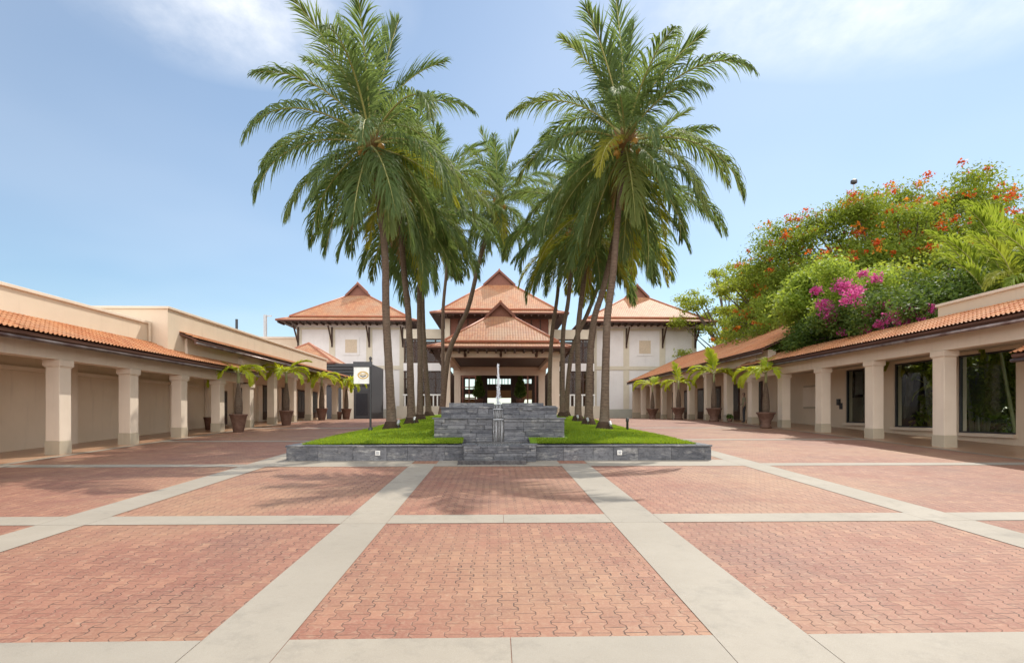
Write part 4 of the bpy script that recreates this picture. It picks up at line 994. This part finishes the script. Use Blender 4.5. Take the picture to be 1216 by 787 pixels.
cl = dome(25.0, 58, 10.0, 7.4, 5.5, 7.6, 84, 1.25, 41, -.7, .45)
tree('shade_tree', 'airy pale green tree beside the right pavilion with bare branches showing', 'tree', (24.2, 58, GZ), (24.4, 58, 6.2), cl, 'light_leaf', 27000, .26, .3, 42, lim=.13, shell=.15)
def at_px(spots, r):
    return [(tuple(W(x, y, d)), (r*k, r*k, r*k*.8)) for x, y, d, k in spots]
rd = random.Random(61)
# lime shrub and bougainvillea that spill over the eave
cl = at_px([(rd.uniform(935, 1000), rd.uniform(330, 412), rd.uniform(28.5, 31.5), rd.uniform(.8, 1.2)) for _ in range(30)], .95)
cl = [(c, r) for c, r in cl if c[2] > 4.6 + max(0, (c[0]-13.4)*.45)]
tree('lime_shrub', 'big lime green leafy shrub hanging over the end of the low right eave', 'shrub', (17.6, 29.8, GZ), (17.3, 29.8, 4.8), cl, 'lime_leaf', 15000, .19, .12, 52, lim=.05)
cl = []
for _ in range(60):
    y = rd.uniform(19.6, 28.4); x = rd.uniform(14.35, 17.0); lo = 4.42+(min(x, 14.66)-13.4)*.47
    cl.append(((x, y, lo + .15 + max(0, x-14.7)*.5 + rd.uniform(0, .9)), (.85, .85, .6)))
BG_ = tree('bougainvillea', 'dense bougainvillea with magenta flowers spilling over the right tiled eave', 'shrub', (17.5, 24.3, GZ), (17.5, 24.3, 4.9), cl, 'bush_leaf', 30000, .14, .14, 62, (), lim=.05)
spots = [(1012, 350, 23, .85), (1004, 358, 23, .6), (1022, 360, 23, .55), (1054, 398, 22, .45), (1088, 388, 20.6, .45), (985, 372, 24.5, 1.0), (990, 380, 24.5, .8), (978, 362, 25, .8), (1032, 372, 22.5, .7), (1046, 385, 21.8, .6), (1060, 376, 21.3, .8), (1072, 383, 20.8, .7),
         (1086, 374, 20.5, .7), (1078, 368, 20.5, .7), (1030, 405, 22.5, .6), (1028, 392, 22.5, .6), (1000, 395, 24, .5), (1105, 366, 19.8, .5), (1095, 380, 20.0, .5), (1065, 395, 21, .5), (1050, 362, 22, .5), (1040, 330, 24.5, .7)]
quads('blossoms', leafcloud(np.random.default_rng(64), at_px(spots, .5), 3000, .09, .3, .1, .8), 4, 'blossom_pink', BG_)
cl = at_px([(rd.uniform(975, 1050), rd.uniform(318, 375), rd.uniform(25, 28), rd.uniform(.8, 1.1)) for _ in range(26)], .9)
BH_ = tree('bougainvillea', 'taller pale green bougainvillea bush with one bright magenta flower head beside the lime shrub', 'shrub', (17.6, 26.8, GZ), (17.5, 26.8, 4.9), cl, 'lime_leaf', 11000, .16, .1, 63, (), lim=.05)
quads('blossoms', leafcloud(np.random.default_rng(65), at_px([(1000, 340, 24.4, 1), (1016, 345, 24.2, .9), (970, 345, 25, .7), (1025, 325, 25, .6)], .45), 900, .1, .3, .1, .8), 4, 'blossom_pink', BH_)
# dense broadleaf trees filling the garden behind
for i, (x, y, top, r, lab, lm) in enumerate(((24, 31, 11.0, 4.6, 'bright green broadleaf tree low in front of the flame tree', 'light_leaf'), (30, 27, 11.2, 5.2, 'dense green tree at the right edge behind the areca palms', 'flame_leaf'),
                                             (21.5, 37.5, 11.6, 4.6, 'mid green rounded tree behind the lime shrub', 'lime_leaf'), (38, 33, 13, 6.5, 'dark broadleaf tree at the far right behind the palms', 'flame_leaf'))):
    cl = dome(x, y, top-r*1.05, r, r, r, 52, r*.28, 70+i, -.7, .55)
    tree('broadleaf_tree', lab, 'tree', (x, y, gz(y)), (x, y, top-r*1.5), cl, lm, 22000, .21, .22, 80+i, lim=.09, shell=.15, group='broadleaf trees in the right garden')
ARE = frond_set([(2.6, th, dr, 44, .62, 600+i, .055, h) for i, (th, dr, h) in enumerate(((1.35, .9, .7), (1.15, 1.6, 1.2), (.95, 2.0, 1.6), (.65, 2.0, 1.8), (.3, 1.7, 2.0)))], 'areca_leaf', 'areca')
def areca(label, x, y, stems, ht, seed, group='areca palm clumps in the right garden', fr=1.0):
    rd = random.Random(seed); z = gz(y); t = thing('areca_palm', label, 'palm', (x, y, z), group)
    m = MB()
    for s in range(stems):
        a = s*2.4; rr = .25+.5*rd.random(); h = ht*rd.uniform(.55, 1.0); bx_, by_ = rr*.5*math.cos(a), rr*.5*math.sin(a); tx, ty = 1.6*rr*math.cos(a), 1.6*rr*math.sin(a)
        m.tube(smooth_path([(x+bx_, y+by_, z), (x+(bx_+tx)/2, y+(by_+ty)/2, z+h*.5), (x+tx, y+ty, z+h)], 8), [.07-.004*i for i in range(9)], 8)
        for i in range(8):
            o = bpy.data.objects.new('frond', ARE[min(4, int(i*5/8))]); COL.objects.link(o)
            child(o, t, (tx, ty, h-.05*i), (rd.uniform(-.2, .2), 0, i*2.4+rd.random()), fr*rd.uniform(.8, 1.1))
    m.build('stems', 'crownshaft', t, smooth=True)
areca('areca palm clump just above the parapet beside the bougainvillea', 18.6, 21.6, 6, 5.6, 1, fr=1.2)
areca('areca palm clump with yellow lower fronds over the right parapet', 18.0, 18.9, 6, 5.0, 2, fr=1.15)
areca('areca palm clump at the right edge of the view, behind the parapet', 20.6, 19.8, 7, 6.8, 3, fr=1.25)
areca('tall areca palm clump in front of the flame tree at right', 22.0, 23.2, 7, 7.6, 4, fr=1.3)
areca('areca palm clump seen through the second window from the right edge', 18.5, 23.6, 4, 2.6, 5, fr=.8)
areca('low areca palm clump seen through the window nearest the right edge', 19.6, 18.3, 4, 2.4, 6, fr=.9)
areca('areca palm clump deep in the garden seen through the nearest window', 20.9, 22.0, 4, 3.2, 7, fr=.9)
for i, (x, y, lab) in enumerate(((18.5, 19.3, 'leafy garden shrub behind the nearest large window'), (18.5, 22.8, 'leafy garden shrub behind the second large window'), (19.6, 18.4, 'dark garden shrub filling the back of the nearest window'), (19.8, 23.6, 'dark garden shrub filling the back of the second window'))):
    cl = [((x+rd.uniform(-.4, .9), y+rd.uniform(-1.5, 1.5), gz(y)+rd.uniform(.3, 3.2)), (.5, .7, .6)) for _ in range(18)]
    tree('garden_shrub', lab, 'shrub', (x, y, gz(y)), (x, y, gz(y)+1.0), cl, 'areca_leaf' if i < 2 else 'bush_leaf', 5200, .2, .05, 90+i, lim=.03, group='garden shrubs behind the windows')

# ================================================================== PERSON
def person(x, y, facing):
    z = gz(y)+.012
    J = {'pelvis': (0,0,.93,.135,.11), 'waist': (0,0,1.06,.125,.10), 'chest': (0,0,1.27,.155,.115), 'neck0': (0,0,1.43,.075,.07), 'neck': (0,.01,1.49,.05,.05),
         'head0': (0,.02,1.57,.072,.085), 'head': (0,.015,1.65,.072,.085), 'top': (0,.01,1.69,.04,.05)}
    E = [('pelvis','waist'),('waist','chest'),('chest','neck0'),('neck0','neck'),('neck','head0'),('head0','head'),('head','top')]
    for s, n in ((-1,'l'),(1,'r')):
        J.update({'sh'+n: (s*.17,0,1.38,.06,.06), 'el'+n: (s*.225,-.02,1.11,.045,.045), 'wr'+n: (s*.20,.14 if s > 0 else .06,.92 if s < 0 else 1.02,.03,.03), 'ha'+n: (s*.18,.20 if s > 0 else .09,.84 if s < 0 else 1.04,.035,.02),
                  'hp'+n: (s*.09,0,.86,.095,.09), 'kn'+n: (s*.10,.02,.48,.06,.06), 'an'+n: (s*.105,-.01,.08,.042,.042), 'to'+n: (s*.12,.13,.035,.035,.03)})
        E += [('chest','sh'+n),('sh'+n,'el'+n),('el'+n,'wr'+n),('wr'+n,'ha'+n),('pelvis','hp'+n),('hp'+n,'kn'+n),('kn'+n,'an'+n),('an'+n,'to'+n)]
    names = list(J); me = bpy.data.meshes.new('person'); me.from_pydata([J[k][:3] for k in names], [(names.index(a), names.index(b)) for a, b in E], [])
    t = bpy.data.objects.new('person', me); COL.objects.link(t)
    sk = t.modifiers.new('skin', 'SKIN'); sv = me.skin_vertices[0].data
    for i, k in enumerate(names): sv[i].radius = J[k][3:]; sv[i].use_root = (k == 'pelvis')
    sb = t.modifiers.new('sub', 'SUBSURF'); sb.levels = 2; sb.render_levels = 2
    dg = bpy.context.evaluated_depsgraph_get(); ev = t.evaluated_get(dg); nm = bpy.data.meshes.new_from_object(ev)
    t.modifiers.clear(); t.data = nm; nm.materials.clear()
    for k in ('skin', 'khaki', 'trousers', 'hair'): nm.materials.append(MATS[k])
    for p in nm.polygons:
        c = p.center; r = abs(c.x); p.use_smooth = True
        if c.z > 1.66 or (c.z > 1.56 and c.y < 0.0): p.material_index = 3
        elif c.z > 1.44: p.material_index = 0
        elif c.z < .07: p.material_index = 3
        elif r > .17 and c.z < 1.18: p.material_index = 0
        elif c.z > .92: p.material_index = 1
        else: p.material_index = 2
    t.location = (x, y, z); t.rotation_euler = (0, 0, facing)
    tag(t, 'person in a khaki shirt and dark trousers standing by a right arcade column', 'person')
    # face and fingers
    f = MB().add([(0,.105,1.625),(.014,.125,1.60),(-.014,.125,1.60),(0,.10,1.59)], [(0,1,2),(1,3,2),(0,3,1),(0,2,3)]).build('nose', 'skin'); child(f, t)
    for s in (-1, 1):
        e = MB().lathe([(.004,-.008),(.011,0),(.004,.008)], (s*.03,.095,1.63), 8).build('eye', 'hair'); child(e, t)
        e = MB().lathe([(.006,-.028),(.016,0),(.006,.028)], (s*.078,.01,1.615), 8).build('ear', 'skin'); child(e, t)
        hd = J['ha'+('l' if s < 0 else 'r')]
        for k in range(5):
            a = Vector((hd[0]+(k-2)*.013, hd[1], hd[2])); d = Vector((0,.02,-.08+.01*abs(k-2))) if s < 0 else Vector((-.01,.075-.01*abs(k-2),-.02))
            if k == 4: d *= .6; d.x += .03
            fi = MB().tube([a, a+d*.6, a+d+Vector((0,.008,-.012))], [.009,.008,.005], 6).build('finger', 'skin'); child(fi, t)
    m = MB().box(-.035, .035, .096, .1, 1.572, 1.578).build('mouth', 'hair'); child(m, t)
    return t
person(14.02, 32.0, R(75))
